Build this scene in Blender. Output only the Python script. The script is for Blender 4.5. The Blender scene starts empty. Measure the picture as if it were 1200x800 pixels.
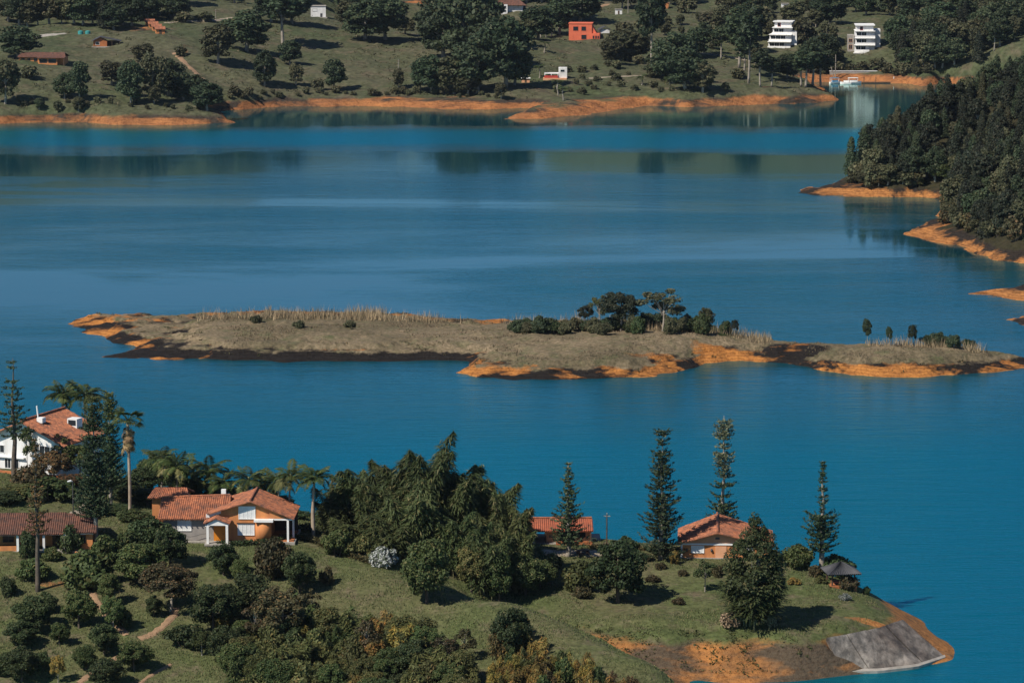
import bpy, math, random
import numpy as np
from mathutils import Vector, Matrix
R = math.radians
scene = bpy.context.scene
col = scene.collection

# ------------------------------------------------------------------ camera
CAM_Z, PITCH, FPX = 115.0, R(8.91), 4000.0          # focal length in pixels of a 1200 px wide frame
cam_d = bpy.data.cameras.new('camera'); cam = bpy.data.objects.new('camera', cam_d); col.objects.link(cam)
cam.location = (0, 0, CAM_Z); cam.rotation_euler = (R(90) - PITCH, 0, 0)
cam_d.sensor_width = 36; cam_d.lens = 36 * FPX / 1200; cam_d.clip_start = 1; cam_d.clip_end = 20000
scene.camera = cam

# ------------------------------------------------------------------ sky and sun
SUN_EL, SUN_AZ = R(46), R(232)      # azimuth the light comes from, clockwise from +Y (behind the camera, to the left)
world = bpy.data.worlds.new('World'); scene.world = world; world.use_nodes = True
wn = world.node_tree.nodes; wl = world.node_tree.links
sky = wn.new('ShaderNodeTexSky'); sky.sky_type = 'NISHITA'; sky.sun_disc = False
sky.sun_elevation = SUN_EL; sky.sun_rotation = SUN_AZ
sky.altitude = 1900; sky.air_density = 1.0; sky.dust_density = 0.0; sky.ozone_density = 8.0
wl.new(sky.outputs[0], wn['Background'].inputs[0]); wn['Background'].inputs[1].default_value = 0.08
sd = bpy.data.lights.new('sun', 'SUN'); sd.energy = 5.0; sd.angle = R(0.53); sd.color = (1.0, 0.93, 0.82)
sun = bpy.data.objects.new('sun', sd); col.objects.link(sun)
to_sun = Vector((math.sin(SUN_AZ) * math.cos(SUN_EL), math.cos(SUN_AZ) * math.cos(SUN_EL), math.sin(SUN_EL)))
sun.rotation_euler = to_sun.to_track_quat('Z', 'Y').to_euler(); sun.location = (-200, -200, 400)
vs = scene.view_settings
vs.view_transform = 'Standard'; vs.look = 'None'; vs.exposure = 0.2; vs.gamma = 1.0; vs.use_curve_mapping = False

# ------------------------------------------------------------------ picture <-> place
def ray(px, py):
    a = (px - 600) / FPX; b = -(py - 400) / FPX
    return a, math.cos(PITCH) + b * math.sin(PITCH), -math.sin(PITCH) + b * math.cos(PITCH)
def at_z(px, py, z):
    a, f, u = ray(px, py); t = (z - CAM_Z) / u
    return (a * t, f * t, z)
def at_D(px, py, D):
    a, f, u = ray(px, py); t = D / f
    return (a * t, D, CAM_Z + u * t)
def scale_at(D): return FPX / (D * 1.01)            # pixels per metre

# ------------------------------------------------------------------ noise and terrain
def vnoise(x, y, seed=0):
    xi = np.floor(x).astype(np.int64); yi = np.floor(y).astype(np.int64); fx = x - xi; fy = y - yi
    fx = fx * fx * (3 - 2 * fx); fy = fy * fy * (3 - 2 * fy)
    def hsh(a, b):
        n = (a * 374761393 + b * 668265263 + seed * 982451653) & 0x7fffffff
        n = ((n ^ (n >> 13)) * 1274126177) & 0x7fffffff
        return ((n ^ (n >> 16)) & 0xffff) / 65535.0
    return (hsh(xi, yi) * (1 - fx) + hsh(xi + 1, yi) * fx) * (1 - fy) + (hsh(xi, yi + 1) * (1 - fx) + hsh(xi + 1, yi + 1) * fx) * fy
def fbm(x, y, seed=0, oct=4):
    s = 0; a = 0.5
    for i in range(oct):
        s = s + a * (vnoise(x * 2 ** i, y * 2 ** i, seed + i) - 0.5); a *= 0.5
    return s
def signed_dist(X, Y, poly):
    d = np.full(X.shape, 1e9); ins = np.zeros(X.shape, bool); n = len(poly)
    for i in range(n):
        ax, ay = poly[i]; bx, by = poly[(i + 1) % n]
        t = np.clip(((X - ax) * (bx - ax) + (Y - ay) * (by - ay)) / ((bx - ax) ** 2 + (by - ay) ** 2 + 1e-9), 0, 1)
        d = np.minimum(d, np.hypot(X - ax - t * (bx - ax), Y - ay - t * (by - ay)))
        if ay != by: ins ^= ((ay > Y) != (by > Y)) & (X < (bx - ax) * (Y - ay) / (by - ay) + ax)
    return np.where(ins, d, -d)
class Terrain:
    def __init__(self, name, pts, xs, ys, c, noise, mat, extra=None, attrs=None, poly=None, bank=8.0, wob=3.0, wsc=9.0, zmin=1.0):
        P = np.array(pts, float); n = len(P)
        d = np.sqrt((P[:, None, 0] - P[None, :, 0]) ** 2 + (P[:, None, 1] - P[None, :, 1]) ** 2 + c * c)
        A = np.zeros((n + 1, n + 1)); A[:n, :n] = -d + np.eye(n) * 0.05 * c; A[n, :n] = 1; A[:n, n] = 1
        w = np.linalg.solve(A, np.append(P[:, 2], 0))
        self.xs, self.ys = xs, ys
        X, Y = np.meshgrid(xs, ys); Z = np.zeros_like(X) + w[n]
        for i in range(n): Z -= w[i] * np.sqrt((X - P[i, 0]) ** 2 + (Y - P[i, 1]) ** 2 + c * c)
        if poly is not None:                         # shoreline polygon: land inside, lake bed outside
            sdv = signed_dist(X, Y, poly) + wob * fbm(X / wsc, Y / wsc, 91)
            s = np.clip(sdv / bank, 0, 1); s = s * (2 - s)
            Z = np.where(Y < 1600, np.maximum(Z, zmin), Z)
            Z = np.where(sdv > 0, Z * s, np.maximum(sdv * .35, -4)); k_in = np.clip(sdv / 1.5, 0, 1)
        else: k_in = 1.0
        for sc, amp, sd_ in noise: Z += amp * fbm(X / sc, Y / sc, sd_) * k_in
        if extra is not None: Z = extra(X, Y, Z)
        self.Z = Z; ny, nx = Z.shape
        V = np.stack([X, Y, Z], -1).reshape(-1, 3)
        i = np.arange(nx - 1)[None, :] + np.arange(ny - 1)[:, None] * nx
        Q = np.stack([i, i + 1, i + nx + 1, i + nx], -1).reshape(-1, 4)
        keep = V[Q][:, :, 2].max(1) > -1.5
        Q = Q[keep]
        used = np.unique(Q); remap = np.zeros(len(V), int); remap[used] = np.arange(len(used))
        me = mesh_np(name, V[used], remap[Q], [mat], smooth=True)
        if attrs:
            for an, fn in attrs.items():
                a = me.attributes.new(an, 'FLOAT', 'POINT')
                a.data.foreach_set('value', np.ascontiguousarray(fn(X, Y, Z).reshape(-1)[used], dtype=np.float32))
        self.o = bpy.data.objects.new(name, me); col.objects.link(self.o); self.o['kind'] = 'structure'
    def h(self, x, y):
        fx = np.interp(x, self.xs, np.arange(len(self.xs))); fy = np.interp(y, self.ys, np.arange(len(self.ys)))
        ix = np.minimum(fx.astype(int) if isinstance(fx, np.ndarray) else int(fx), len(self.xs) - 2)
        iy = np.minimum(fy.astype(int) if isinstance(fy, np.ndarray) else int(fy), len(self.ys) - 2)
        a = fx - ix; b = fy - iy; Z = self.Z
        return (Z[iy, ix] * (1 - a) + Z[iy, ix + 1] * a) * (1 - b) + (Z[iy + 1, ix] * (1 - a) + Z[iy + 1, ix + 1] * a) * b
    def hit(self, px, py):
        a, f, u = ray(px, py); D = np.arange(self.ys[0], self.ys[-1], 0.35 if self.ys[0] < 500 else 1.0); t = D / f
        g = (CAM_Z + u * t) - self.h(a * t, D); k = np.where(g < 0)[0]
        if len(k) == 0: return None
        k = max(k[0], 1); w = g[k - 1] / (g[k - 1] - g[k] + 1e-9); d = D[k - 1] + w * (D[k] - D[k - 1])
        x = a * d / f
        return (float(x), float(d), float(self.h(x, d)))
    def atD(self, px, D):
        x = (px - 600) / FPX * D * 1.0108
        return (float(x), float(D), float(self.h(x, D)))

def mesh_np(name, V, Q, mats, midx=None, smooth=False):
    V = np.asarray(V, np.float32); Q = np.asarray(Q, np.int32); k = Q.shape[1]
    me = bpy.data.meshes.new(name)
    me.vertices.add(len(V)); me.vertices.foreach_set('co', V.reshape(-1))
    me.loops.add(Q.size); me.loops.foreach_set('vertex_index', Q.reshape(-1))
    me.polygons.add(len(Q)); me.polygons.foreach_set('loop_start', np.arange(0, Q.size, k, dtype=np.int32))
    if smooth: me.polygons.foreach_set('use_smooth', np.ones(len(Q), bool))
    for m in mats: me.materials.append(m)
    if midx is not None: me.polygons.foreach_set('material_index', np.asarray(midx, np.int32))
    me.update(calc_edges=True)
    return me
class MB:
    def __init__(self): self.v = []; self.f = []
    def quad(self, *p):
        n = len(self.v); self.v += [tuple(q) for q in p]; self.f.append(tuple(range(n, n + len(p))))
    def box(self, x0, x1, y0, y1, z0, z1):
        n = len(self.v)
        self.v += [(x0, y0, z0), (x1, y0, z0), (x1, y1, z0), (x0, y1, z0), (x0, y0, z1), (x1, y0, z1), (x1, y1, z1), (x0, y1, z1)]
        for f in ((0, 3, 2, 1), (4, 5, 6, 7), (0, 1, 5, 4), (1, 2, 6, 5), (2, 3, 7, 6), (3, 0, 4, 7)): self.f.append(tuple(n + i for i in f))
        return self
    def prism(self, poly, y0, y1):                  # polygon in the x-z plane pushed along y
        n = len(self.v); k = len(poly)
        self.v += [(x, y0, z) for x, z in poly] + [(x, y1, z) for x, z in poly]
        self.f.append(tuple(n + i for i in range(k))); self.f.append(tuple(n + k + i for i in reversed(range(k))))
        for i in range(k):
            j = (i + 1) % k; self.f.append((n + j, n + i, n + k + i, n + k + j))
        return self
    def tube(self, pts, rad, s=7, cap=True):
        n = len(self.v); m = len(pts)
        for i, p in enumerate(pts):
            p = Vector(p); d = (Vector(pts[min(i + 1, m - 1)]) - Vector(pts[max(i - 1, 0)])).normalized()
            a = d.orthogonal().normalized() if abs(d.z) < 0.95 else Vector((1, 0, 0)); a = (a - d * a.dot(d)).normalized(); b = d.cross(a)
            for j in range(s):
                t = 2 * math.pi * j / s; q = p + (a * math.cos(t) + b * math.sin(t)) * rad[i]; self.v.append(tuple(q))
        for i in range(m - 1):
            for j in range(s):
                k = (j + 1) % s; self.f.append((n + i * s + j, n + i * s + k, n + (i + 1) * s + k, n + (i + 1) * s + j))
        if cap: self.f.append(tuple(n + (m - 1) * s + j for j in range(s))); self.f.append(tuple(n + j for j in reversed(range(s))))
        return self
    def roof(self, e0, e1, r1, r0, th=0.12, pitch=0.30, amp=0.055, rows=0.42, seed=1):
        """barrel tiled slope: e0-e1 the eave, r0-r1 the ridge above it"""
        e0, e1, r0, r1 = map(Vector, (e0, e1, r0, r1)); rg = random.Random(seed)
        nrm = (e1 - e0).cross(r0 - e0).normalized()
        if nrm.z < 0: nrm = -nrm
        W = max((e1 - e0).length, (r1 - r0).length); L = ((r0 - e0).length + (r1 - e1).length) / 2
        nu = max(2, int(W / pitch) * 2); nv = max(2, int(L / rows)); n = len(self.v); ph = [rg.uniform(-1, 1) for _ in range(nv + 1)]
        for j in range(nv + 1):
            for i in range(nu + 1):
                u, v = i / nu, j / nv
                p = (e0 * (1 - u) + e1 * u) * (1 - v) + (r0 * (1 - u) + r1 * u) * v
                d = amp * (1 if i % 2 else -1) + rg.uniform(-.018, .018) + 0.02 * ph[j]
                self.v.append(tuple(p + nrm * (d + th * .5)))
        w = nu + 1
        for j in range(nv):
            for i in range(nu): a = n + j * w + i; self.f.append((a, a + 1, a + w + 1, a + w))
        lo = [e0, e1, r1, r0]; n2 = len(self.v); self.v += [tuple(p - nrm * th) for p in lo] + [tuple(p) for p in lo]
        self.f.append((n2 + 3, n2 + 2, n2 + 1, n2))
        for i in range(4): j = (i + 1) % 4; self.f.append((n2 + i, n2 + j, n2 + 4 + j, n2 + 4 + i))
        return self
    def mesh(self, name, mat, smooth=False):
        me = bpy.data.meshes.new(name); me.from_pydata(self.v, [], self.f); me.materials.append(mat)
        if smooth:
            for p in me.polygons: p.use_smooth = True
        me.update(); return me
    def build(self, name, mat, parent=None, smooth=False):
        o = bpy.data.objects.new(name, self.mesh(name, mat, smooth)); col.objects.link(o); o.parent = parent
        return o
def tag(o, label, cat, group=None):
    o['label'] = label; o['category'] = cat
    if group: o['group'] = group
    return o
def thing(name, label, cat, loc, rz=0, group=None):
    o = bpy.data.objects.new(name, None); col.objects.link(o); o.location = loc; o.rotation_euler = (0, 0, rz)
    o.empty_display_size = 0.3
    return tag(o, label, cat, group)
def part(name, me, parent):
    o = bpy.data.objects.new(name, me); col.objects.link(o); o.parent = parent; return o

# ------------------------------------------------------------------ materials
def nt(name):
    m = bpy.data.materials.new(name); m.use_nodes = True; t = m.node_tree
    return m, t, t.nodes, t.links, t.nodes['Principled BSDF']
def rgb(c): return (c[0], c[1], c[2], 1)
def N(nodes, kind, **kw):
    n = nodes.new(kind)
    for k, v in kw.items():
        if isinstance(k, str) and k.startswith('i_'):
            key = k[2:]; key = int(key) if key.isdigit() else key
            n.inputs[key].default_value = v
        else: setattr(n, k, v)
    return n
def mixc(nodes, links, fac, a, b, mode='MIX'):
    m = nodes.new('ShaderNodeMix'); m.data_type = 'RGBA'; m.blend_type = mode
    for s, v in ((0, fac), (6, a), (7, b)):
        if hasattr(v, 'links'): links.new(v, m.inputs[s])
        else: m.inputs[s].default_value = v if s == 0 else rgb(v)
    return m.outputs[2]
def noise_tex(nodes, links, vec, scale, detail=4, rough=.55, dist=0):
    n = N(nodes, 'ShaderNodeTexNoise'); n.inputs['Scale'].default_value = scale; n.inputs['Detail'].default_value = detail
    n.inputs['Roughness'].default_value = rough; n.inputs['Distortion'].default_value = dist
    if vec is not None: links.new(vec, n.inputs['Vector'])
    return n.outputs[0]
def ramp(nodes, links, fac, lo, hi):
    r = N(nodes, 'ShaderNodeMapRange'); r.inputs[1].default_value = lo; r.inputs[2].default_value = hi; r.clamp = True
    links.new(fac, r.inputs[0]); return r.outputs[0]
def math_n(nodes, links, op, a, b):
    m = N(nodes, 'ShaderNodeMath'); m.operation = op
    for i, v in enumerate((a, b)):
        if hasattr(v, 'links'): links.new(v, m.inputs[i])
        else: m.inputs[i].default_value = v
    return m.outputs[0]
def mapped(nodes, links, vec, sc):
    m = N(nodes, 'ShaderNodeMapping'); m.inputs['Scale'].default_value = sc; links.new(vec, m.inputs['Vector']); return m.outputs[0]
def plain(name, c1, c2=None, scale=2.0, rough=.8, bump=0.0, streak=None):
    m, t, n, l, p = nt(name); p.inputs['Roughness'].default_value = rough
    tc = N(n, 'ShaderNodeTexCoord'); v = tc.outputs['Object']
    if streak: v = mapped(n, l, v, streak)
    f = noise_tex(n, l, v, scale, 5, .62)
    l.new(mixc(n, l, ramp(n, l, f, .35, .68), c1, c2 or tuple(x * .75 for x in c1)), p.inputs['Base Color'])
    if bump:
        b = N(n, 'ShaderNodeBump'); b.inputs['Strength'].default_value = bump; b.inputs['Distance'].default_value = .05
        l.new(noise_tex(n, l, v, scale * 6, 4), b.inputs['Height']); l.new(b.outputs[0], p.inputs['Normal'])
    return m
def leaf(name, c1, c2, c3=None, f3=.12, trans=.22, rough=.65, clump=.75):
    m, t, n, l, p = nt(name); p.inputs['Roughness'].default_value = rough; p.inputs['Specular IOR Level'].default_value = .25
    g = N(n, 'ShaderNodeNewGeometry'); oi = N(n, 'ShaderNodeObjectInfo')
    tc = N(n, 'ShaderNodeTexCoord'); cl = ramp(n, l, noise_tex(n, l, tc.outputs['Object'], clump, 2, .5), .32, .68)
    c = mixc(n, l, math_n(n, l, 'ADD', math_n(n, l, 'MULTIPLY', g.outputs['Random Per Island'], .45), math_n(n, l, 'MULTIPLY', cl, .55)), c1, tuple(x * 1.15 for x in c2))
    if c3:
        s = math_n(n, l, 'FRACT', math_n(n, l, 'MULTIPLY', g.outputs['Random Per Island'], 7.31), 0)
        c = mixc(n, l, math_n(n, l, 'LESS_THAN', s, f3), c, c3)
    v = N(n, 'ShaderNodeHueSaturation'); l.new(c, v.inputs['Color'])
    hv = N(n, 'ShaderNodeMapRange'); hv.inputs[3].default_value = .7; hv.inputs[4].default_value = 1.3; l.new(oi.outputs['Random'], hv.inputs[0]); l.new(hv.outputs[0], v.inputs['Value'])
    hh = N(n, 'ShaderNodeMapRange'); hh.inputs[3].default_value = .488; hh.inputs[4].default_value = .525
    l.new(math_n(n, l, 'FRACT', math_n(n, l, 'MULTIPLY', oi.outputs['Random'], 13.7), 0), hh.inputs[0]); l.new(hh.outputs[0], v.inputs['Hue'])
    l.new(v.outputs[0], p.inputs['Base Color'])
    tr = N(n, 'ShaderNodeBsdfTranslucent'); l.new(v.outputs[0], tr.inputs['Color'])
    ms = N(n, 'ShaderNodeMixShader'); ms.inputs[0].default_value = trans
    l.new(p.outputs[0], ms.inputs[1]); l.new(tr.outputs[0], ms.inputs[2]); l.new(ms.outputs[0], n['Material Output'].inputs[0])
    return m
def clay_color(n, l, P, orange, orange2, dark, dscale, dlo, dhi):
    mud = N(n, 'ShaderNodeAttribute', attribute_name='mud').outputs['Fac']
    f1 = noise_tex(n, l, mapped(n, l, P, (1, 1, 2.5)), dscale * 2.2, 5, .6)
    f2 = noise_tex(n, l, mapped(n, l, P, (.55, .9, 1.6)), dscale, 5, .62, .6)
    c = mixc(n, l, ramp(n, l, f1, .3, .7), orange, orange2)
    return mixc(n, l, ramp(n, l, math_n(n, l, 'ADD', f2, mud), dlo, dhi), c, dark)
def ground(name, g1, g2, g3, orange, orange2, dark, zclay, zfade, gs, ds, dlo, dhi, bump=.5, wob=2.0, strat=.62):
    """grass over clay: clay shows below zclay (the drawn-down shore) and where the 'bare' attribute says"""
    m, t, n, l, p = nt(name); p.inputs['Roughness'].default_value = .95; p.inputs['Specular IOR Level'].default_value = .15
    g = N(n, 'ShaderNodeNewGeometry'); P = g.outputs['Position']
    sx = N(n, 'ShaderNodeSeparateXYZ'); l.new(P, sx.inputs[0])
    a = noise_tex(n, l, P, gs, 6, .62); b = noise_tex(n, l, P, gs * 5.3, 5, .65); b3 = noise_tex(n, l, P, gs * 23, 3, .6)
    gc = mixc(n, l, ramp(n, l, a, .38, .62), g1, g2); gc = mixc(n, l, ramp(n, l, b, .5, .74), gc, g3)
    gc = mixc(n, l, ramp(n, l, b3, .32, .70), gc, (.42, .44, .40), 'MULTIPLY')
    at = N(n, 'ShaderNodeAttribute', attribute_name='bare')
    cc = clay_color(n, l, P, orange, orange2, dark, ds, dlo, dhi)
    w = math_n(n, l, 'MULTIPLY', math_n(n, l, 'SUBTRACT', noise_tex(n, l, P, ds * 1.3, 5, .65), .5), wob * 2)
    zz = math_n(n, l, 'ADD', sx.outputs[2], w)
    fz = math_n(n, l, 'SUBTRACT', 1.0, ramp(n, l, zz, zclay - zfade, zclay + zfade))
    fz = math_n(n, l, 'MAXIMUM', fz, ramp(n, l, math_n(n, l, 'ADD', at.outputs['Fac'], math_n(n, l, 'MULTIPLY', math_n(n, l, 'SUBTRACT', b, .5), .9)), .45, .6))
    st = math_n(n, l, 'ADD', math_n(n, l, 'MULTIPLY', sx.outputs[2], 2.1), math_n(n, l, 'MULTIPLY', noise_tex(n, l, P, ds * 2, 4, .6), 2.6))
    cc = mixc(n, l, ramp(n, l, math_n(n, l, 'FRACT', st, 0), .45, 1.0), cc, (strat, strat * .96, strat * .94), 'MULTIPLY')          # old water levels
    cc = mixc(n, l, ramp(n, l, noise_tex(n, l, P, ds * 9, 5, .7), .48, .70), cc, (.52, .48, .46), 'MULTIPLY')
    l.new(mixc(n, l, fz, gc, cc), p.inputs['Base Color'])
    bp = N(n, 'ShaderNodeBump'); bp.inputs['Strength'].default_value = bump; bp.inputs['Distance'].default_value = .6 / (gs * 23) if gs else .1
    b2 = N(n, 'ShaderNodeBump'); b2.inputs['Distance'].default_value = .11 / ds; l.new(math_n(n, l, 'MULTIPLY', fz, .9), b2.inputs['Strength'])
    l.new(noise_tex(n, l, mapped(n, l, P, (1, 1, 2.2)), ds * 4, 7, .68), b2.inputs['Height']); l.new(b2.outputs[0], bp.inputs['Normal'])
    l.new(noise_tex(n, l, P, gs * 30, 5, .7), bp.inputs['Height']); l.new(bp.outputs[0], p.inputs['Normal'])
    return m

ORANGE, ORANGE2, MUD = (.50, .19, .045), (.34, .125, .035), (.028, .021, .016)
M = {}
M['near_ground'] = ground('near_ground', (.100, .122, .044), (.138, .132, .062), (.175, .135, .090), (.48, .205, .060), (.24, .12, .05), (.105, .078, .052), 3.9, .35, .055, .16, .45, .57, .6, .9, .88)
M['isle_ground'] = ground('isle_ground', (.285, .215, .135), (.15, .120, .072), (.125, .130, .062), (.60, .245, .060), (.36, .145, .042), (.020, .016, .014), 1.45, .2, .05, .13, .43, .52, .8, 1.6)
M['far_ground'] = ground('far_ground', (.078, .094, .044), (.112, .108, .062), (.150, .115, .078), (.50, .205, .072), (.30, .125, .052), (.06, .046, .035), 2.9, .5, .02, .06, .44, .56, .5, 1.9)
M['wood_ground'] = ground('wood_ground', (.030, .030, .014), (.045, .038, .018), (.06, .045, .025), (.56, .235, .07), (.33, .14, .048), (.032, .024, .019), 2.5, .4, .03, .09, .42, .52, .6, 1.8)
M['bark'] = plain('bark', (.11, .085, .06), (.055, .042, .032), 1.5, .9)
M['pale_bark'] = plain('pale_bark', (.32, .28, .23), (.17, .145, .115), 1.2, .85)
M['palm_trunk'] = plain('palm_trunk', (.38, .31, .23), (.22, .16, .11), 1.0, .85)
M['dark_leaf'] = leaf('dark_leaf', (.023, .038, .014), (.052, .072, .025), (.087, .087, .032), .1)
M['green_leaf'] = leaf('green_leaf', (.035, .058, .017), (.080, .102, .032), (.131, .123, .043), .1)
M['olive_leaf'] = leaf('olive_leaf', (.052, .062, .020), (.118, .120, .042), (.18, .14, .05), .12, .28)
M['yellow_leaf'] = leaf('yellow_leaf', (.10, .095, .03), (.22, .155, .045), (.36, .19, .05), .22)
M['brown_leaf'] = leaf('brown_leaf', (.036, .036, .016), (.078, .064, .030), (.15, .09, .04), .12)
M['rust_leaf'] = leaf('rust_leaf', (.045, .040, .018), (.095, .066, .030), (.20, .10, .04), .18)
M['bamboo_leaf'] = leaf('bamboo_leaf', (.030, .046, .015), (.086, .100, .036), (.15, .13, .055), .10, .28)
M['far_leaf'] = leaf('far_leaf', (.023, .038, .020), (.052, .070, .032), (.080, .084, .038), .1)
M['far_olive'] = leaf('far_olive', (.046, .052, .026), (.090, .087, .043), (.131, .109, .058), .12)
M['far_dark'] = leaf('far_dark', (.013, .019, .012), (.031, .036, .020), (.055, .048, .028), .12)
M['arau_leaf'] = leaf('arau_leaf', (.023, .041, .019), (.052, .075, .032), (.102, .104, .052), .1, .12)
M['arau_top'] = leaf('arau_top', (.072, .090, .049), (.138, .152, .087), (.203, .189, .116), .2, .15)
M['palm_leaf'] = leaf('palm_leaf', (.032, .055, .017), (.075, .096, .032), (.160, .145, .051), .12, .25, .45)
M['palm_young'] = leaf('palm_young', (.11, .12, .045), (.20, .19, .08), (.28, .24, .1), .2, .3, .45)
M['palm_dead'] = leaf('palm_dead', (.20, .12, .055), (.34, .22, .11), (.12, .07, .035), .3, .15)
M['white_leaf'] = leaf('white_leaf', (.26, .28, .26), (.42, .43, .40), (.07, .09, .05), .3, .2)
M['reed'] = leaf('reed', (.21, .155, .09), (.38, .285, .18), (.10, .085, .05), .22, .2, .8, .15)
M['reed_low'] = leaf('reed_low', (.15, .115, .068), (.25, .19, .115), (.10, .09, .05), .25, .2, .8)
M['grass_blade'] = leaf('grass_blade', (.075, .092, .032), (.13, .135, .055), (.19, .15, .08), .12, .2, .8)
M['culm'] = plain('culm', (.10, .11, .045), (.19, .16, .075), 1.0, .6)
M['tile'] = None
def tile_mat(name, c1, c2, c3):
    m, t, n, l, p = nt(name); p.inputs['Roughness'].default_value = .85
    tc = N(n, 'ShaderNodeTexCoord'); v = tc.outputs['Object']
    w = N(n, 'ShaderNodeTexVoronoi'); w.inputs['Scale'].default_value = 3.0; l.new(v, w.inputs['Vector'])
    sp = N(n, 'ShaderNodeSeparateColor'); l.new(w.outputs['Color'], sp.inputs[0])
    c = mixc(n, l, sp.outputs[0], c1, c2)
    c = mixc(n, l, ramp(n, l, noise_tex(n, l, v, .9, 6, .75), .44, .66), c, c3)
    c = mixc(n, l, ramp(n, l, noise_tex(n, l, v, 5, 4, .7), .35, .75), c, (.5, .45, .42), 'MULTIPLY')
    l.new(c, p.inputs['Base Color']); return m
M['tile'] = tile_mat('clay_tile', (.52, .185, .08), (.29, .10, .05), (.13, .065, .045))
M['tile_brown'] = tile_mat('brown_tile', (.21, .085, .05), (.13, .055, .036), (.07, .04, .03))
M['tile_red'] = tile_mat('red_tile', (.46, .13, .055), (.36, .095, .045), (.24, .08, .045))
M['orange_wall'] = plain('orange_wall', (.60, .235, .075), (.40, .15, .055), .9, .85, .1, (1, 1, .3))
M['peach_wall'] = plain('peach_wall', (.66, .34, .19), (.58, .28, .14), 1.0, .85)
M['red_wall'] = plain('red_wall', (.68, .155, .075), (.56, .12, .058), .6, .85)
M['grey_wall'] = plain('grey_wall', (.30, .275, .25), (.23, .21, .195), .8, .9, .15)
M['white_wall'] = plain('white_wall', (.78, .77, .75), (.58, .565, .54), .8, .8, 0, (1, 1, .25))
M['white_paint'] = plain('white_paint', (.80, .79, .76), (.72, .71, .68), 3, .6)
M['timber'] = plain('timber', (.10, .055, .03), (.055, .032, .02), 2, .8)
M['door_paint'] = plain('door_paint', (.62, .22, .015), (.52, .17, .012), 2, .5)
M['dark_roof'] = plain('dark_roof', (.035, .036, .042), (.055, .055, .06), 1, .7)
M['concrete'] = plain('concrete', (.34, .31, .27), (.22, .20, .17), .9, .9, .2)
M['metal'] = plain('metal', (.07, .07, .07), (.045, .045, .045), 3, .5)
M['teal'] = plain('teal', (.04, .28, .26), (.03, .2, .2), 1, .6)
M['boat_blue'] = plain('boat_blue', (.12, .30, .46), (.09, .22, .36), 1, .4)
M['red_paint'] = plain('red_paint', (.5, .06, .04), None, 1, .5)
M['dirt'] = plain('dirt', (.30, .185, .105), (.19, .115, .065), .7, .95, .3)
M['stone'] = plain('stone', (.33, .27, .2), (.2, .16, .12), 1.3, .9, .3)
M['clay_bare'] = plain('clay_bare', (.44, .155, .05), (.27, .085, .035), .5, .95, .4)
def glass_mat():
    m, t, n, l, p = nt('window_glass'); p.inputs['Base Color'].default_value = (.02, .026, .032, 1); p.inputs['Roughness'].default_value = .06
    p.inputs['IOR'].default_value = 1.5
    return m
M['glass'] = glass_mat()
def wall_mat():
    m, t, n, l, p = nt('stained_concrete'); p.inputs['Roughness'].default_value = .9
    tc = N(n, 'ShaderNodeTexCoord'); v = tc.outputs['Object']
    a = noise_tex(n, l, mapped(n, l, v, (1.0, .6, .8)), .7, 8, .72, .25); b = noise_tex(n, l, v, .2, 5, .65); d = noise_tex(n, l, mapped(n, l, v, (2.5, .3, .3)), .8, 4, .6)
    c = mixc(n, l, ramp(n, l, a, .40, .64), (.085, .075, .066), (.30, .26, .22))
    c = mixc(n, l, ramp(n, l, b, .40, .6), c, (.45, .40, .38), 'MULTIPLY'); c = mixc(n, l, ramp(n, l, d, .55, .75), c, (.10, .085, .07))
    l.new(c, p.inputs['Base Color']); return m
M['stained'] = wall_mat()

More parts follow.
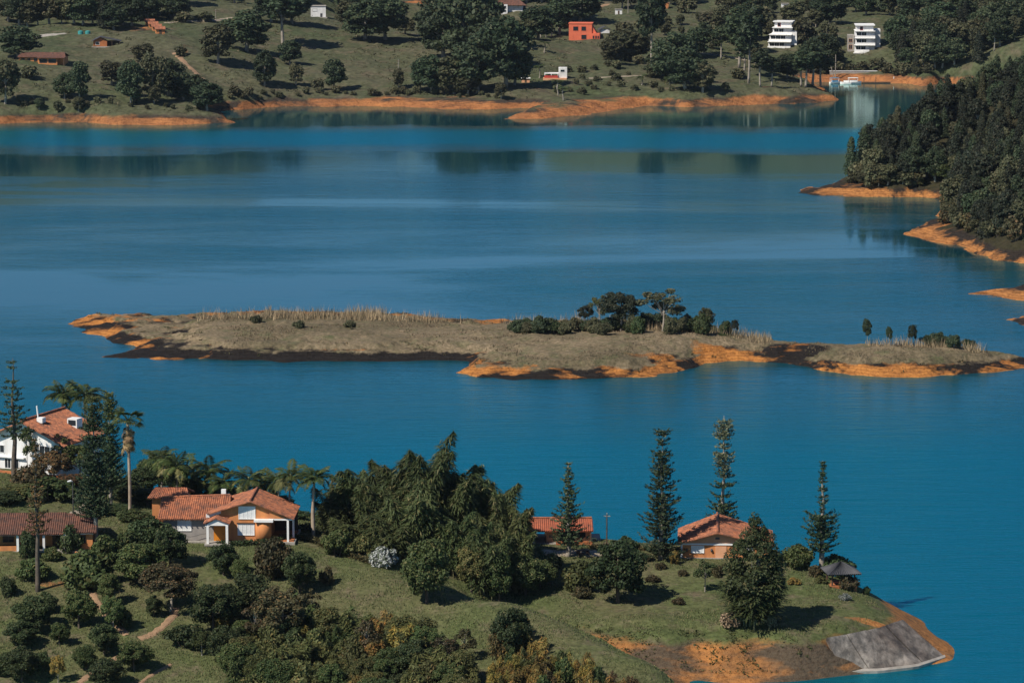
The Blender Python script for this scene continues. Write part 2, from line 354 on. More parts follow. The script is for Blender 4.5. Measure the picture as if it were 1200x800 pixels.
# ------------------------------------------------------------------ lake
def water_mat():
    m, t, n, l, p = nt('lake_water'); n.remove(p)
    g = N(n, 'ShaderNodeNewGeometry'); P = g.outputs['Position']; sx = N(n, 'ShaderNodeSeparateXYZ'); l.new(P, sx.inputs[0])
    big = noise_tex(n, l, mapped(n, l, P, (.30, 1.0, 1)), .010, 5, .6, 1.0)            # patches of wind and calm
    wind = math_n(n, l, 'MULTIPLY', ramp(n, l, big, .40, .66), .55)
    edge = math_n(n, l, 'MULTIPLY', math_n(n, l, 'SUBTRACT', noise_tex(n, l, mapped(n, l, P, (.25, .6, 1)), .02, 5, .65), .5), 100)
    yy = math_n(n, l, 'ADD', sx.outputs[1], edge)                                       # a wind lane lies across the lake off the far shore
    lane = math_n(n, l, 'MULTIPLY', ramp(n, l, yy, 1142, 1172), math_n(n, l, 'SUBTRACT', 1.0, ramp(n, l, yy, 1205, 1245)))
    calm_far = math_n(n, l, 'MULTIPLY', ramp(n, l, yy, 1060, 1085), .85)
    wind = math_n(n, l, 'MAXIMUM', math_n(n, l, 'MULTIPLY', wind, math_n(n, l, 'SUBTRACT', 1.0, calm_far)), lane)
    near_w = math_n(n, l, 'SUBTRACT', 1.0, ramp(n, l, math_n(n, l, 'ADD', sx.outputs[1], edge), 600, 760))
    wind = math_n(n, l, 'MAXIMUM', wind, math_n(n, l, 'MULTIPLY', near_w, 1.0))
    df = N(n, 'ShaderNodeBsdfDiffuse'); l.new(mixc(n, l, wind, (.0, .034, .050), (.0, .078, .118)), df.inputs[0])
    gl = N(n, 'ShaderNodeBsdfGlossy'); l.new(mixc(n, l, wind, (.76, 1.0, .93), (.18, .86, 1.0)), gl.inputs['Color'])  # reflection tint painted bluer where windy, standing for the higher sky mirrored there
    r = N(n, 'ShaderNodeMapRange'); r.inputs[3].default_value = .07; r.inputs[4].default_value = .20; l.new(wind, r.inputs[0]); l.new(r.outputs[0], gl.inputs['Roughness'])
    w1 = noise_tex(n, l, mapped(n, l, P, (.13, .55, 1)), 1.0, 4, .6, .3)
    w2 = noise_tex(n, l, mapped(n, l, P, (.5, 1.3, 1)), 1.6, 3, .6)
    w3 = noise_tex(n, l, mapped(n, l, P, (.05, .22, 1)), 1.0, 3, .55, .5)
    hgt = math_n(n, l, 'ADD', math_n(n, l, 'ADD', w1, math_n(n, l, 'MULTIPLY', w3, 1.3)), math_n(n, l, 'MULTIPLY', w2, .3))
    b = N(n, 'ShaderNodeBump'); b.inputs['Distance'].default_value = .30
    q = N(n, 'ShaderNodeMapRange'); q.inputs[3].default_value = .025; q.inputs[4].default_value = 1.0; l.new(wind, q.inputs[0]); l.new(q.outputs[0], b.inputs['Strength'])
    l.new(hgt, b.inputs['Height'])
    for x in (df, gl): l.new(b.outputs[0], x.inputs['Normal'])
    fr = N(n, 'ShaderNodeFresnel'); fr.inputs[0].default_value = 1.68; l.new(b.outputs[0], fr.inputs['Normal'])
    ms = N(n, 'ShaderNodeMixShader'); l.new(fr.outputs[0], ms.inputs[0]); l.new(df.outputs[0], ms.inputs[1]); l.new(gl.outputs[0], ms.inputs[2])
    l.new(ms.outputs[0], n['Material Output'].inputs[0])
    return m
lk = MB(); lk.quad((-6000, -1500, 0), (6000, -1500, 0), (6000, 9000, 0), (-6000, 9000, 0))
lake = lk.build('lake', water_mat()); lake['kind'] = 'structure'

# ------------------------------------------------------------------ terrain: the near peninsula
Z = at_z
near_pts = [Z(*p) for p in [
    (-250, 640, 13.5), (-250, 545, 15), (-250, 720, 9), (-250, 800, 4.5), (-250, 860, 1.5),
    (0, 545, 15), (40, 545, 15), (100, 600, 14), (20, 650, 12.6), (100, 645, 12.6), (0, 700, 9.6), (100, 700, 9.6), (0, 760, 6.6), (100, 760, 6.6), (0, 800, 4.6), (100, 800, 4.6),
    (0, 860, 1.5), (200, 860, 1.5), (400, 860, 1.8), (600, 860, 3.5), (720, 850, 4.5),
    (200, 590, 13.6), (270, 636, 13.1), (200, 636, 13.1), (330, 634, 13.0), (270, 700, 9.6), (270, 760, 6.6), (270, 800, 4.7), (365, 628, 12.6), (340, 612, 12.2), (385, 613, 11.0), (430, 620, 10.5),
    (450, 664, 11.6), (520, 686, 11.1), (600, 706, 10.6), (650, 724, 9.9), (700, 748, 8.9), (740, 767, 8.1), (775, 786, 7.2),
    (400, 700, 9.8), (500, 725, 9.0), (600, 745, 8.9), (600, 790, 7.2), (680, 790, 7.6), (400, 800, 4.8), (500, 800, 5.8), (400, 750, 7.4), (500, 760, 7.5),
    (450, 645, 10.8), (540, 665, 9.0), (610, 690, 6.3), (580, 640, 9.0),
    (640, 655, 8.0), (640, 700, 6.2), (725, 705, 5.8), (725, 652, 8.0), (850, 653, 8.0), (850, 700, 6.2), (800, 738, 4.9), (730, 738, 4.8), (850, 739, 4.8), (950, 741, 4.6), (950, 700, 6.0), (950, 665, 7.1),
    (1010, 690, 5.5), (1050, 722, 4.0), (1030, 732, 4.2), (985, 738, 4.6),
    (660, 638, 8.1), (800, 640, 8.0), (910, 650, 7.6), (620, 632, 8.2), (700, 632, 8.2), (560, 620, 9.0),
    (790, 748, 4.5), (850, 749, 4.4), (910, 750, 4.35), (960, 750, 4.3), (820, 775, 1.7), (900, 775, 1.7), (960, 772, 2.0),
    (760, 792, .3), (800, 795, .2), (850, 797, .2), (900, 796, .2), (985, 788, .3), (1040, 782, .2), (1115, 772, .1), (1120, 766, 0), (1090, 742, .4), (1070, 722, .8)]]
near_pts += [(-110, 545, 2), (-110, 560, -3), (-75, 548, 2), (-75, 562, -3), (-50, 545, 1), (-50, 556, -3), (-35, 528, 3), (-35, 540, -3), (-15, 520, 3), (-15, 532, -3),
             (0, 514, 3), (0, 526, -3), (15, 512, 1), (15, 524, -3), (30, 507, 1.5), (30, 518, -3), (42, 502, .5), (46, 512, -3), (52, 488, -.3), (60, 494, -3), (60, 472, -.5), (68, 470, -3), (66, 455, -2), (80, 460, -4),
             (62, 440, -3), (45, 436, -2.5), (30, 433, -2), (23, 428, -.5), (27, 418, -1.5), (30, 405, -3), (80, 420, -4), (110, 480, -4), (110, 540, -5), (20, 440, 1.2), (13, 440, 4.2), (5, 448, 4.4), (-3, 456, 5.6), (17, 412, 3.6)]
def sdseg(X, Y, a, b):
    ax, ay = a; bx, by = b; t = np.clip(((X - ax) * (bx - ax) + (Y - ay) * (by - ay)) / ((bx - ax) ** 2 + (by - ay) ** 2), 0, 1)
    return np.hypot(X - ax - t * (bx - ax), Y - ay - t * (by - ay))
def blobs(lst):
    def fn(X, Y, Zz):
        r = np.zeros_like(X)
        for (x, y, rx, ry, s) in lst: r = np.maximum(r, s * np.exp(-((X - x) / rx) ** 2 - ((Y - y) / ry) ** 2))
        return r
    return fn
def zb(px, py, z, rx, ry, s=1.0): x, y, _ = at_z(px, py, z); return (x, y, rx, ry, s)
def blobs2(lst):
    def fn(X, Y, Zz):
        r = np.zeros_like(X)
        for (x, y, rx, ry, s) in lst: r = r + s * np.exp(-((X - x) / rx) ** 2 - ((Y - y) / ry) ** 2)
        return r
    return fn
SEA_TOP = [(968, 746, 4.5), (1000, 741, 4.5), (1030, 734, 4.4), (1058, 725, 4.1)]; SEA_BOT = [(986, 785, .3), (1030, 784, .3), (1074, 779, .3), (1107, 768, .3)]
def near_extra(X, Y, Zz):            # an old track makes a small step along the foot of the lawn
    tx, ty = zip(*[at_z(a, b, 5.0)[:2] for a, b in ((672, 729), (760, 732), (850, 735), (990, 736))])
    W = np.array([at_z(*q) for q in SEA_TOP + SEA_BOT]); A = np.c_[W[:, :2], np.ones(len(W))]; cf = np.linalg.lstsq(A, W[:, 2], rcond=None)[0]
    ft = signed_dist(X, Y, [tuple(q[:2]) for q in W[:4]] + [tuple(q[:2]) for q in W[:3:-1]])
    Zz = np.where(ft > -.2, np.minimum(Zz, cf[0] * X + cf[1] * Y + cf[2] - .45), Zz)
    k = np.clip((X - tx[0] + 3) / 3, 0, 1) * np.clip((tx[-1] + 3 - X) / 3, 0, 1); d = Y - np.interp(X, tx, ty)
    return Zz + k * .28 * np.tanh(d / .35) * np.exp(-(d / 5) ** 2)
near_bare = blobs([zb(1018, 731, 4.3, 4, 1.0, .9), zb(788, 792, 5, 2.4, 4, 1.2), zb(60, 690, 10, 6, 2.5, .55), zb(110, 690, 10, 4, 2, .5), zb(95, 590, 14, 3.5, 3, .6), zb(860, 726, 5.2, 2.2, 1.2, .7), zb(700, 652, 8, 9, 2, .5)])
near = Terrain('peninsula_ground', near_pts, np.arange(-115, 112, .6), np.arange(384, 572, .6), 3.0, [(14, .7, 3), (4, .28, 8), (1.4, .12, 15)], M['near_ground'], near_extra, attrs={'bare': near_bare, 'mud': blobs2([zb(800, 765, 2.5, 7, 5, .07), zb(935, 765, 2.5, 9, 5, .07), zb(860, 775, 1.6, 4.5, 3.5, -.16), zb(740, 755, 3.8, 4, 2.5, -.12), zb(788, 792, 5, 2.4, 4, -.2), zb(1090, 745, 1, 5, 10, -.15), zb(1018, 731, 4.3, 4, 1.2, -.2)])})

# ------------------------------------------------------------------ terrain: the low island
isle_front = [(72, 381), (100, 391), (135, 402), (155, 404), (160, 409), (135, 415), (122, 418), (160, 420), (240, 421), (330, 423), (400, 424), (480, 423), (545, 424), (548, 430), (530, 437), (560, 442), (640, 445), (700, 444), (770, 441), (800, 432), (830, 426), (880, 423), (930, 427), (960, 434), (1000, 439), (1060, 442), (1120, 440), (1190, 434), (1225, 427), (1240, 421)]
isle_poly = [Z(x, y, 0)[:2] for x, y in isle_front]; isle_pts = []
isle_pts += [Z(*p) for p in [(110, 383, 1.0), (150, 395, 1.7), (180, 409, 1.2), (200, 391, 1.7), (240, 412, 1.6), (300, 405, 2.3), (300, 388, 3.1), (250, 382, 2.4), (400, 412, 2.0), (400, 395, 3.2), (350, 382, 3.4), (450, 384, 2.7),
     (480, 412, 1.7), (480, 396, 2.3), (560, 412, 2.2), (560, 394, 2.7), (600, 430, 1.7), (640, 415, 2.8), (640, 394, 3.3), (720, 432, 2.3), (720, 415, 3.2), (720, 394, 3.9), (780, 425, 2.0), (800, 408, 3.4), (800, 392, 4.6),
     (850, 410, 2.6), (860, 398, 3.8), (900, 406, 3.2), (930, 409, 3.0), (960, 413, 3.0), (1000, 424, 2.2), (1000, 410, 3.2), (1060, 425, 2.4), (1060, 408, 3.8), (1120, 424, 2.1), (1120, 408, 3.3), (1175, 420, 1.7), (1180, 411, 1.9), (1215, 419, 1.2)]]
for px, D in [(1250, 700), (1200, 710), (1130, 718), (1060, 722), (1000, 724), (940, 724), (890, 732), (830, 746), (750, 755), (650, 760), (550, 762), (450, 772), (350, 775), (260, 772), (180, 768), (110, 773)]:
    x = (px - 600) / FPX * D * 1.012; isle_poly.append((x, D)); isle_pts.append((x, D - 3, 1.5))
def isle_extra(X, Y, Zz):            # low eroded benches along the shore
    k = np.clip((Zz - .2) / 1.4, 0, 1); return Zz + .35 * np.sin(Zz * 6 + 3 * fbm(X / 6, Y / 6, 77)) * k * (1 - np.clip((Zz - 2.2) / 1, 0, 1))
isle = Terrain('island_ground', isle_pts, np.arange(-125, 130, .65), np.arange(668, 796, .65), 2.2, [(16, .9, 4), (5, .9, 9), (2.4, .7, 21), (1.3, .3, 22)], M['isle_ground'], isle_extra, poly=isle_poly, bank=11.0, wob=6.0, wsc=6.0, attrs=
              
               {'bare': blobs([zb(170, 398, 1.8, 7, 5, .75), zb(270, 412, 1.6, 12, 4, .75), zb(400, 420, 1.2, 9, 3, .8), zb(500, 415, 1.6, 8, 3.5, .75), zb(640, 440, .8, 20, 2.5, .8), zb(800, 418, 2.5, 14, 5, .8), zb(860, 404, 3.2, 11, 4, .9), zb(930, 412, 1.8, 10, 7, 1), zb(1060, 428, 2, 30, 5.5, .9), zb(110, 386, 1, 9, 6, 1)]), 'mud': blobs2([zb(110, 388, .8, 8, 4, -.25), zb(150, 400, .8, 4, 3, -.15), zb(160, 388, 1.5, 9, 4, .22), zb(210, 408, 1.4, 10, 3.5, .25), zb(290, 415, 1.2, 12, 4, .25), zb(190, 419, .3, 5, 1.5, -.2), zb(410, 420, .8, 12, 4, .3), zb(500, 418, 1, 9, 4, .25), zb(600, 440, .6, 14, 2.5, .22), zb(740, 432, 1.6, 7, 4, -.16), zb(700, 440, .6, 5, 2, .12), zb(835, 408, 2.6, 6, 4, -.2), zb(870, 400, 3, 10, 3, .15), zb(915, 414, 1.6, 9, 6, -.13), zb(945, 408, 2.8, 8, 3, .16), zb(985, 425, 1.4, 8, 5, -.1), zb(1050, 414, 3, 16, 4, .25), zb(1060, 438, .6, 10, 2.5, -.2), zb(1140, 434, 1, 8, 3, .10), zb(1180, 425, 1, 9, 5, -.10), zb(1010, 434, 1, 8, 3, -.12), zb(860, 416, 1.5, 7, 3, -.14)])})

# ------------------------------------------------------------------ terrain: the far shore and its hills
far_shore = [(-160, 150), (-40, 147), (0, 145), (60, 143), (145, 146), (200, 147), (265, 144), (240, 132), (252, 130), (330, 125), (390, 126), (450, 126), (520, 128), (585, 129), (625, 127), (600, 135), (588, 140), (640, 140), (690, 135), (702, 131), (730, 128), (755, 124), (800, 125), (850, 124), (930, 122), (985, 118), (970, 107), (950, 97), (1000, 95.5), (1060, 98), (1080, 102), (1105, 98)]
far_poly = [(-900, 1228)] + [Z(x, y, 0)[:2] for x, y in far_shore] + [(320, 1380), (900, 1340), (900, 2600), (-900, 2600)]; far_pts = []
far_pts += [Z(*p) for p in [(-160, 125, 6), (0, 127, 4.6), (60, 127, 4.6), (150, 130, 4.4), (220, 133, 3.6), (-100, 75, 17), (50, 110, 8.5), (150, 115, 7.5), (200, 120, 5.5), (50, 76, 16), (50, 60, 19), (120, 56, 19), (190, 42, 22), (50, 38, 22.5), (-100, 30, 25), (0, 0, 28), (100, 0, 29), (200, 0, 30), (250, 30, 22),
     (265, 121, 3.8), (300, 105, 6), (330, 114, 3.8), (350, 62, 13), (270, 70, 14), (350, 22, 21), (300, 10, 26), (372, 21, 20), (420, 60, 13), (450, 112, 4), (450, 42, 16), (480, 47, 15), (400, 30, 18),
     (540, 116, 4.2), (550, 100, 7), (550, 60, 14), (600, 42, 18), (600, 12, 22), (600, 0, 24), (640, 125, 3.8), (670, 122, 4), (680, 92, 7), (620, 100, 6.5), (680, 48, 15), (700, 20, 19), (700, 0, 23.5), (740, 112, 3.8), (800, 110, 4.5), (800, 82, 7.5), (800, 42, 14.5), (800, 0, 22), (760, 60, 11),
     (870, 108, 4.6), (930, 108, 4.2), (960, 112, 3), (900, 88, 6.5), (920, 60, 9.5), (860, 40, 14), (900, 20, 18.5), (960, 20, 18), (960, 0, 21), (1015, 62, 9), (1015, 84, 3.0), (950, 84, 3.6), (1060, 92, 2.6), (1060, 60, 10), (1100, 60, 11), (1100, 20, 19), (1100, 0, 23), (1200, 20, 23), (1180, 62, 13), (1120, 88, 5), (1200, 78, 10), (1300, 40, 22), (1300, 90, 6)]]
for px, D, z in [(480, 1580, 10), (480, 1680, 3), (490, 1750, -1.5), (490, 1850, -2.5), (490, 1925, -2.5), (430, 1700, 8), (420, 1850, 3), (550, 1720, 8), (560, 1860, 3), (490, 1990, .8), (490, 2030, 6), (430, 1990, 3), (550, 1990, 4), (490, 2150, 60), (300, 1800, 92), (0, 1900, 115), (-300, 1800, 105), (650, 1850, 95), (800, 1950, 118), (1000, 1950, 120), (1200, 1900, 115), (1500, 1900, 84), (300, 2150, 125), (700, 2200, 130), (-500, 1500, 20), (-500, 1320, 3), (1600, 1500, 20), (1500, 1420, 5), (1400, 1380, 3), (-500, 1245, 4)]:
    far_pts.append(((px - 600) / FPX * D * 1.01, D, z))
ysf = np.concatenate([np.arange(1205, 1460, 1.5), np.arange(1460, 1760, 3.0), np.arange(1760, 2260, 7.0)])
far = Terrain('far_shore_ground', far_pts, np.concatenate([np.arange(-460, -235, 8.0), np.arange(-235, 235, 1.6), np.arange(235, 470, 8.0)]), ysf, 5.0, [(70, 7.0, 5), (24, 3.6, 11), (9, 1.9, 31), (4, 1.3, 35)], M['far_ground'], poly=far_poly, bank=9.5, wob=11.0, wsc=12.0, zmin=3.2,
              attrs={'bare': blobs([zb(160, 38, 22, 9, 14, .62), zb(215, 70, 14, 4, 22, .55), zb(800, 95, 6, 16, 14, .45), zb(890, 105, 4.5, 22, 12, .5), zb(1105, 96, 2, 7, 10, .8), zb(640, 105, 5, 10, 8, .45), zb(970, 14, 19, 3, 14, .6)]), 'mud': lambda X, Y, Zz: -.10 + .14 * np.clip((Zz - 1.6) / 1.2, 0, 1)})

# ------------------------------------------------------------------ terrain: the wooded headland
head_shore = [(930, 226), (965, 229), (1000, 230), (1050, 231), (1105, 232), (1112, 246), (1085, 262), (1052, 273), (1085, 280), (1125, 290), (1165, 303), (1200, 309), (1260, 322), (1210, 336), (1136, 344), (1165, 348), (1210, 352), (1240, 362), (1182, 375), (1200, 380), (1240, 388)]
head_poly = [Z(x, y, 0)[:2] for x, y in head_shore] + [(150, 700), (400, 700), (400, 1240)]; hp = []
for px, D in [(1300, 1235), (1200, 1215), (1130, 1190), (1070, 1160), (1030, 1110), (1000, 1065), (975, 1045)]: head_poly.append(((px - 600) / FPX * D * 1.01, D))
hp += [Z(*p) for p in [(985, 219, 1.6), (1020, 216, 3.2), (1060, 216, 3.4), (1100, 218, 3.2), (1130, 255, 3.2), (1100, 267, 2.6), (1150, 280, 3.2), (1190, 290, 3.4), (1170, 339, 1.5), (1210, 336, 2.2), (1260, 330, 4), (1200, 368, 1.4), (1240, 366, 2.5),
     (1040, 185, 8), (1060, 165, 12), (1100, 140, 18), (1140, 120, 23), (1200, 98, 29), (1300, 70, 40), (1200, 150, 20), (1150, 160, 15), (1200, 200, 10.5), (1150, 210, 8.5), (1110, 195, 7), (1200, 250, 6.5), (1150, 252, 4.8), (1300, 150, 28), (1300, 220, 16), (1300, 290, 7), (1400, 200, 26), (1400, 320, 6), (1400, 100, 38)]]
for px, D, z in [(1020, 1070, 3), (1060, 1110, 5), (1090, 1130, 8), (1180, 1150, 16), (1300, 1180, 22), (1420, 1200, 14)]: hp.append(((px - 600) / FPX * D * 1.01, D, z))
head = Terrain('headland_ground', hp, np.arange(70, 232, 1.0), np.arange(730, 1262, 1.25), 3.5, [(30, 1.2, 6), (9, 1.5, 12), (3.5, 1.1, 40)], M['wood_ground'], poly=head_poly, bank=9.0, wob=9.0, wsc=8.0, zmin=1.2, attrs={'bare': lambda X, Y, Zz: np.zeros_like(X), 'mud': lambda X, Y, Zz: -.07 + .14 * np.clip((Zz - 1.0) / 1.0, 0, 1)})

# ================================================================== plants: meshes shared by copies
rng = np.random.default_rng(7)
def unit(v): return v / (np.linalg.norm(v, axis=1, keepdims=True) + 1e-9)
def diamonds(C, Nn, L, W, tdir=None):
    n = len(C); Nn = unit(Nn)
    T = rng.normal(size=(n, 3)) if tdir is None else tdir
    T = unit(T - Nn * (T * Nn).sum(1, keepdims=True)); B = np.cross(Nn, T)
    L = (np.broadcast_to(L, n) * rng.uniform(.65, 1.35, n))[:, None] * .5; W = (np.broadcast_to(W, n) * rng.uniform(.7, 1.3, n))[:, None] * .5
    V = np.stack([C - T * L, C + B * W - T * L * .1, C + T * L, C - B * W - T * L * .1], 1).reshape(-1, 3)
    return V, np.arange(4 * n).reshape(-1, 4)
def crown_points(n, rx, rz, zc, clumps, rc, low=-.45, flat=0.0, gap=.0):
    """leaf positions gathered in clumps through the crown's volume"""
    d = unit(rng.normal(size=(clumps * 3, 3))); d = d[d[:, 2] > low][:clumps]; k = len(d)
    rad = rng.uniform(.45, 1.0, k) ** .7; c = d * rad[:, None] * np.array([rx, rx, rz]) * (1 - rc * .5 / max(rx, .1)); c[:, 2] += zc
    rcs = rc * rng.uniform(.6, 1.35, k); i = rng.integers(0, k, n)
    u = unit(rng.normal(size=(n, 3))); r = rng.uniform(.35, 1.0, n) ** .5
    p = c[i] + u * (r * rcs[i])[:, None] * np.array([1, 1, .75])
    nn = u * .8 + rng.normal(size=(n, 3)) * .65 + np.array([0, 0, .55])
    return p, nn, c
def limb_pts(a, b, sag=.1, k=5):
    a = Vector(a); b = Vector(b); m = (a + b) / 2 + Vector((random.uniform(-1, 1), random.uniform(-1, 1), random.uniform(-.2, .8))) * sag * (b - a).length
    return [tuple(a * (1 - t) ** 2 + m * 2 * t * (1 - t) + b * t * t) for t in [i / k for i in range(k + 1)]]
random.seed(5)
def proto_tree(name, h, rx, rz, zc, n, ls, clumps, rc, tr, leafm, barkm, low=-.45, limbs=9, tb=.35):
    p, nn, c = crown_points(n, rx, rz, zc, clumps, rc, low)
    V, Q = diamonds(p, nn, ls * 1.35, ls)
    crown = mesh_np(name + '_crown', V, Q, [leafm])
    mb = MB(); top = zc + rz * .45; lean = random.uniform(-.25, .25)
    pts = [(lean * math.sin(t * 2.2), .2 * math.sin(t * 3), -0.6 + (top + .6) * t) for t in [i / 7 for i in range(8)]]
    mb.tube(pts, [tr * (1.25 - t * .95) for t in [i / 7 for i in range(8)]], 7)
    for i in range(min(limbs, len(c))):
        z0 = min(max(tb * h, zc - rz * .9) + random.uniform(0, .3) * rz, c[i][2] - .1)
        mb.tube(limb_pts((0, 0, z0), tuple(c[i]), .12), [tr * .5 * (1 - k / 6.5) for k in range(6)], 5, False)
    return dict(h=float(np.percentile(V[:, 2], 99.5)), w=2 * float(np.percentile(np.abs(V[:, :2]), 98.5)), parts=[('trunk', mb.mesh(name + '_trunk', barkm, True)), ('crown', crown)])
def cone_points(n, R0, z0, h, power=.8):
    t = rng.uniform(0, 1, n) ** 1.35; lay = np.floor(t * 11) / 11 + rng.uniform(0, 1, n) * .06; t = np.where(rng.uniform(0, 1, n) < .6, lay, t); t = np.clip(t, 0, 1)
    a = rng.uniform(0, 6.283, n); a = np.where(rng.uniform(0, 1, n) < .6, np.round(a * 1.6) / 1.6 + t * 9, a); rr = R0 * ((1 - t) ** power + .03) * rng.uniform(.25, 1.0, n) ** .6 * (1 + .25 * np.sin(a * 3 + t * 20))
    p = np.stack([np.cos(a) * rr, np.sin(a) * rr, z0 + h * t - .18 * rr], 1); nn = np.stack([np.cos(a) * .7, np.sin(a) * .7, np.full(n, .7)], 1) + rng.normal(size=(n, 3)) * .5
    return p, nn
def proto_cone(name, R0, z0, h, n, ls, tr, leafm, barkm, power=.8):
    p, nn = cone_points(n, R0, z0, h, power); V, Q = diamonds(p, nn, ls * 1.5, ls * .8)
    mb = MB(); mb.tube([(.1 * math.sin(i), 0, -.6 + (z0 + h) * i / 7) for i in range(8)], [tr * (1.1 - i / 7) for i in range(8)], 6)
    return dict(h=z0 + h, w=2 * R0, parts=[('trunk', mb.mesh(name + '_trunk', barkm, True)), ('crown', mesh_np(name + '_crown', V, Q, [leafm]))])
def proto_bush(name, r, h, n, ls, clumps, rc, leafm, barkm, elong=1.35):
    p, nn, c = crown_points(n, r, h * .55, h * .45, clumps, rc, -.7); p[:, 2] = np.maximum(p[:, 2], .05 + rng.uniform(0, .2, n))
    V, Q = diamonds(p, nn, ls * elong, ls)
    mb = MB()
    for i in range(5):
        a = i * 1.256; mb.tube(limb_pts((.15 * math.cos(a), .15 * math.sin(a), -.4), (r * .55 * math.cos(a), r * .55 * math.sin(a), h * .6), .1), [.07 - .01 * k for k in range(6)], 5, False)
    return dict(h=float(np.percentile(V[:, 2], 99.5)), w=2 * float(np.percentile(np.abs(V[:, :2]), 98.5)), parts=[('stem', mb.mesh(name + '_stem', barkm, True)), ('foliage', mesh_np(name + '_foliage', V, Q, [leafm]))])
def proto_plume(name, stems, h, spread, n, leafm, culmm, droop=.35, leafL=.75, leafW=.13, plume=.75, arch=.28, part_culms=True):
    """bamboo-like clump: arching culms clothed in drooping leaf sprays"""
    global rng; rng = np.random.default_rng(stems * 31 + len(name))
    parts = []; allV = []; allQ = []; off = 0; w = 0
    for s in range(stems):
        a = rng.uniform(0, 6.283); rr = spread * math.sqrt(rng.uniform(0, 1)); hs = h * rng.uniform(.70, 1.0) * (1 - .30 * rr / spread); da = a + rng.normal() * .5
        arc = arch * hs * rng.uniform(.4, 1.1); t = np.linspace(0, 1, 9)
        line = np.stack([rr * .55 * math.cos(a) + np.cos(da) * arc * t ** 2.4, rr * .55 * math.sin(a) + np.sin(da) * arc * t ** 2.4, -.5 + hs * (t - .16 * t ** 4) / .84 * 1.0], 1)
        mb = MB(); mb.tube([tuple(q) for q in line], [.075 * (1.15 - u) for u in t], 5, False); parts.append(('culm', mb.mesh(name + '_culm', culmm, True)))
        m = n // stems; u = rng.uniform(.18, 1, m) ** .8
        base = np.stack([np.interp(u, t, line[:, i]) for i in range(3)], 1)
        rad = plume * (np.sin(np.clip(u * 1.05, 0, 1) * math.pi) ** .6 * .85 + .2) * rng.uniform(.15, 1.1, m)
        ang = np.round(rng.uniform(0, 7, m)) * .9 + np.round(u * 13) * 2.1 + rng.normal(size=m) * .16
        C = base + np.stack([np.cos(ang) * rad, np.sin(ang) * rad, -.35 * rad * rad / plume + rng.normal(size=m) * .12], 1)
        td = np.stack([np.cos(ang), np.sin(ang), -droop - .7 * rng.uniform(0, 1, m)], 1) + rng.normal(size=(m, 3)) * .25
        nn = np.stack([np.cos(ang) * .5, np.sin(ang) * .5, np.ones(m)], 1) + rng.normal(size=(m, 3)) * .45
        V, Q = diamonds(C, nn, leafL, leafW, td); allV.append(V); allQ.append(Q + off); off += len(V); w = max(w, np.abs(C[:, :2]).max())
    parts.append(('foliage', mesh_np(name + '_foliage', np.concatenate(allV), np.concatenate(allQ), [leafm])))
    AV = np.concatenate(allV); return dict(h=float(np.percentile(AV[:, 2], 99.8)), w=2 * float(np.percentile(np.abs(AV[:, :2]), 98)), parts=parts)
def proto_araucaria(name, h, prof, leafm, topm, barkm, ttop=.62, bare=.08, whorl=.42, nb=8):
    mb = MB(); mb.tube([(.10 * math.sin(i), .07 * math.cos(i * 1.7), -.6 + (h + .5) * i / 12) for i in range(13)], [.30 * (1.05 - i / 12.5) for i in range(13)], 8)
    Vs, Qs, Ms = [], [], []; off = 0; z = h * bare
    while z < h - .1:
        t = z / h; r = prof(t)
        if r > .05 and rng.uniform() > .1:
            k = max(5, int(nb * (.6 + .2 * r)))
            for b in range(k):
                a = 6.283 * b / k + z * 2.7 + rng.normal() * .2; L = r * rng.uniform(.55, 1.15); m = max(8, int(L * 21)); u = rng.uniform(.08, 1, m)
                rise = rng.uniform(.05, .3)
                C = np.stack([np.cos(a) * L * u, np.sin(a) * L * u, z - .16 * L * np.sin(u * 3.1) + rise * L * u * u], 1) + rng.normal(size=(m, 3)) * np.array([.09, .09, .06])
                td = np.stack([np.full(m, np.cos(a)), np.full(m, np.sin(a)), .55 + .5 * u], 1) + rng.normal(size=(m, 3)) * .45
                V, Q = diamonds(C, rng.normal(size=(m, 3)) + np.array([0, 0, .6]), .40, .15, td)
                Vs.append(V); Qs.append(Q + off); off += len(V)
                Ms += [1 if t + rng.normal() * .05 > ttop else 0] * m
        z += whorl * rng.uniform(.8, 1.2)
    return dict(h=h, w=4, parts=[('trunk', mb.mesh(name + '_trunk', barkm, True)), ('crown', mesh_np(name + '_crown', np.concatenate(Vs), np.concatenate(Qs), [leafm, topm], Ms))])
def frond_mesh(name, L, arch, leafm, n=38, ll=.95, lw=.10):
    t = np.linspace(0, 1, 9); x = L * (t - .22 * arch * t ** 2); z = L * (.55 * t - (.35 + .62 * arch) * t ** 2)
    mb = MB(); mb.tube([(x[i], 0, z[i]) for i in range(9)], [.045 * (1.1 - q) for q in t], 4, False)
    for s in (-1, 1):
        for i in range(n):
            u = .14 + .86 * (i + rng.uniform(0, .6)) / n; bx = np.interp(u, t, x); bz = np.interp(u, t, z)
            l = ll * (math.sin(min(u * 1.1, 1) * math.pi) ** .55 * .9 + .22) * rng.uniform(.8, 1.15); dx = .42 * l; dy = s * .78 * l; dz = -.38 * l * rng.uniform(.5, 1.4)
            w = lw * rng.uniform(.8, 1.2)
            mb.quad((bx - w, 0, bz), (bx + dx * .5 - w * .5, dy * .5, bz + dz * .35 + .03), (bx + dx, dy, bz + dz), (bx + dx * .5 + w, dy * .5, bz + dz * .35))
    return mb.mesh(name, leafm)
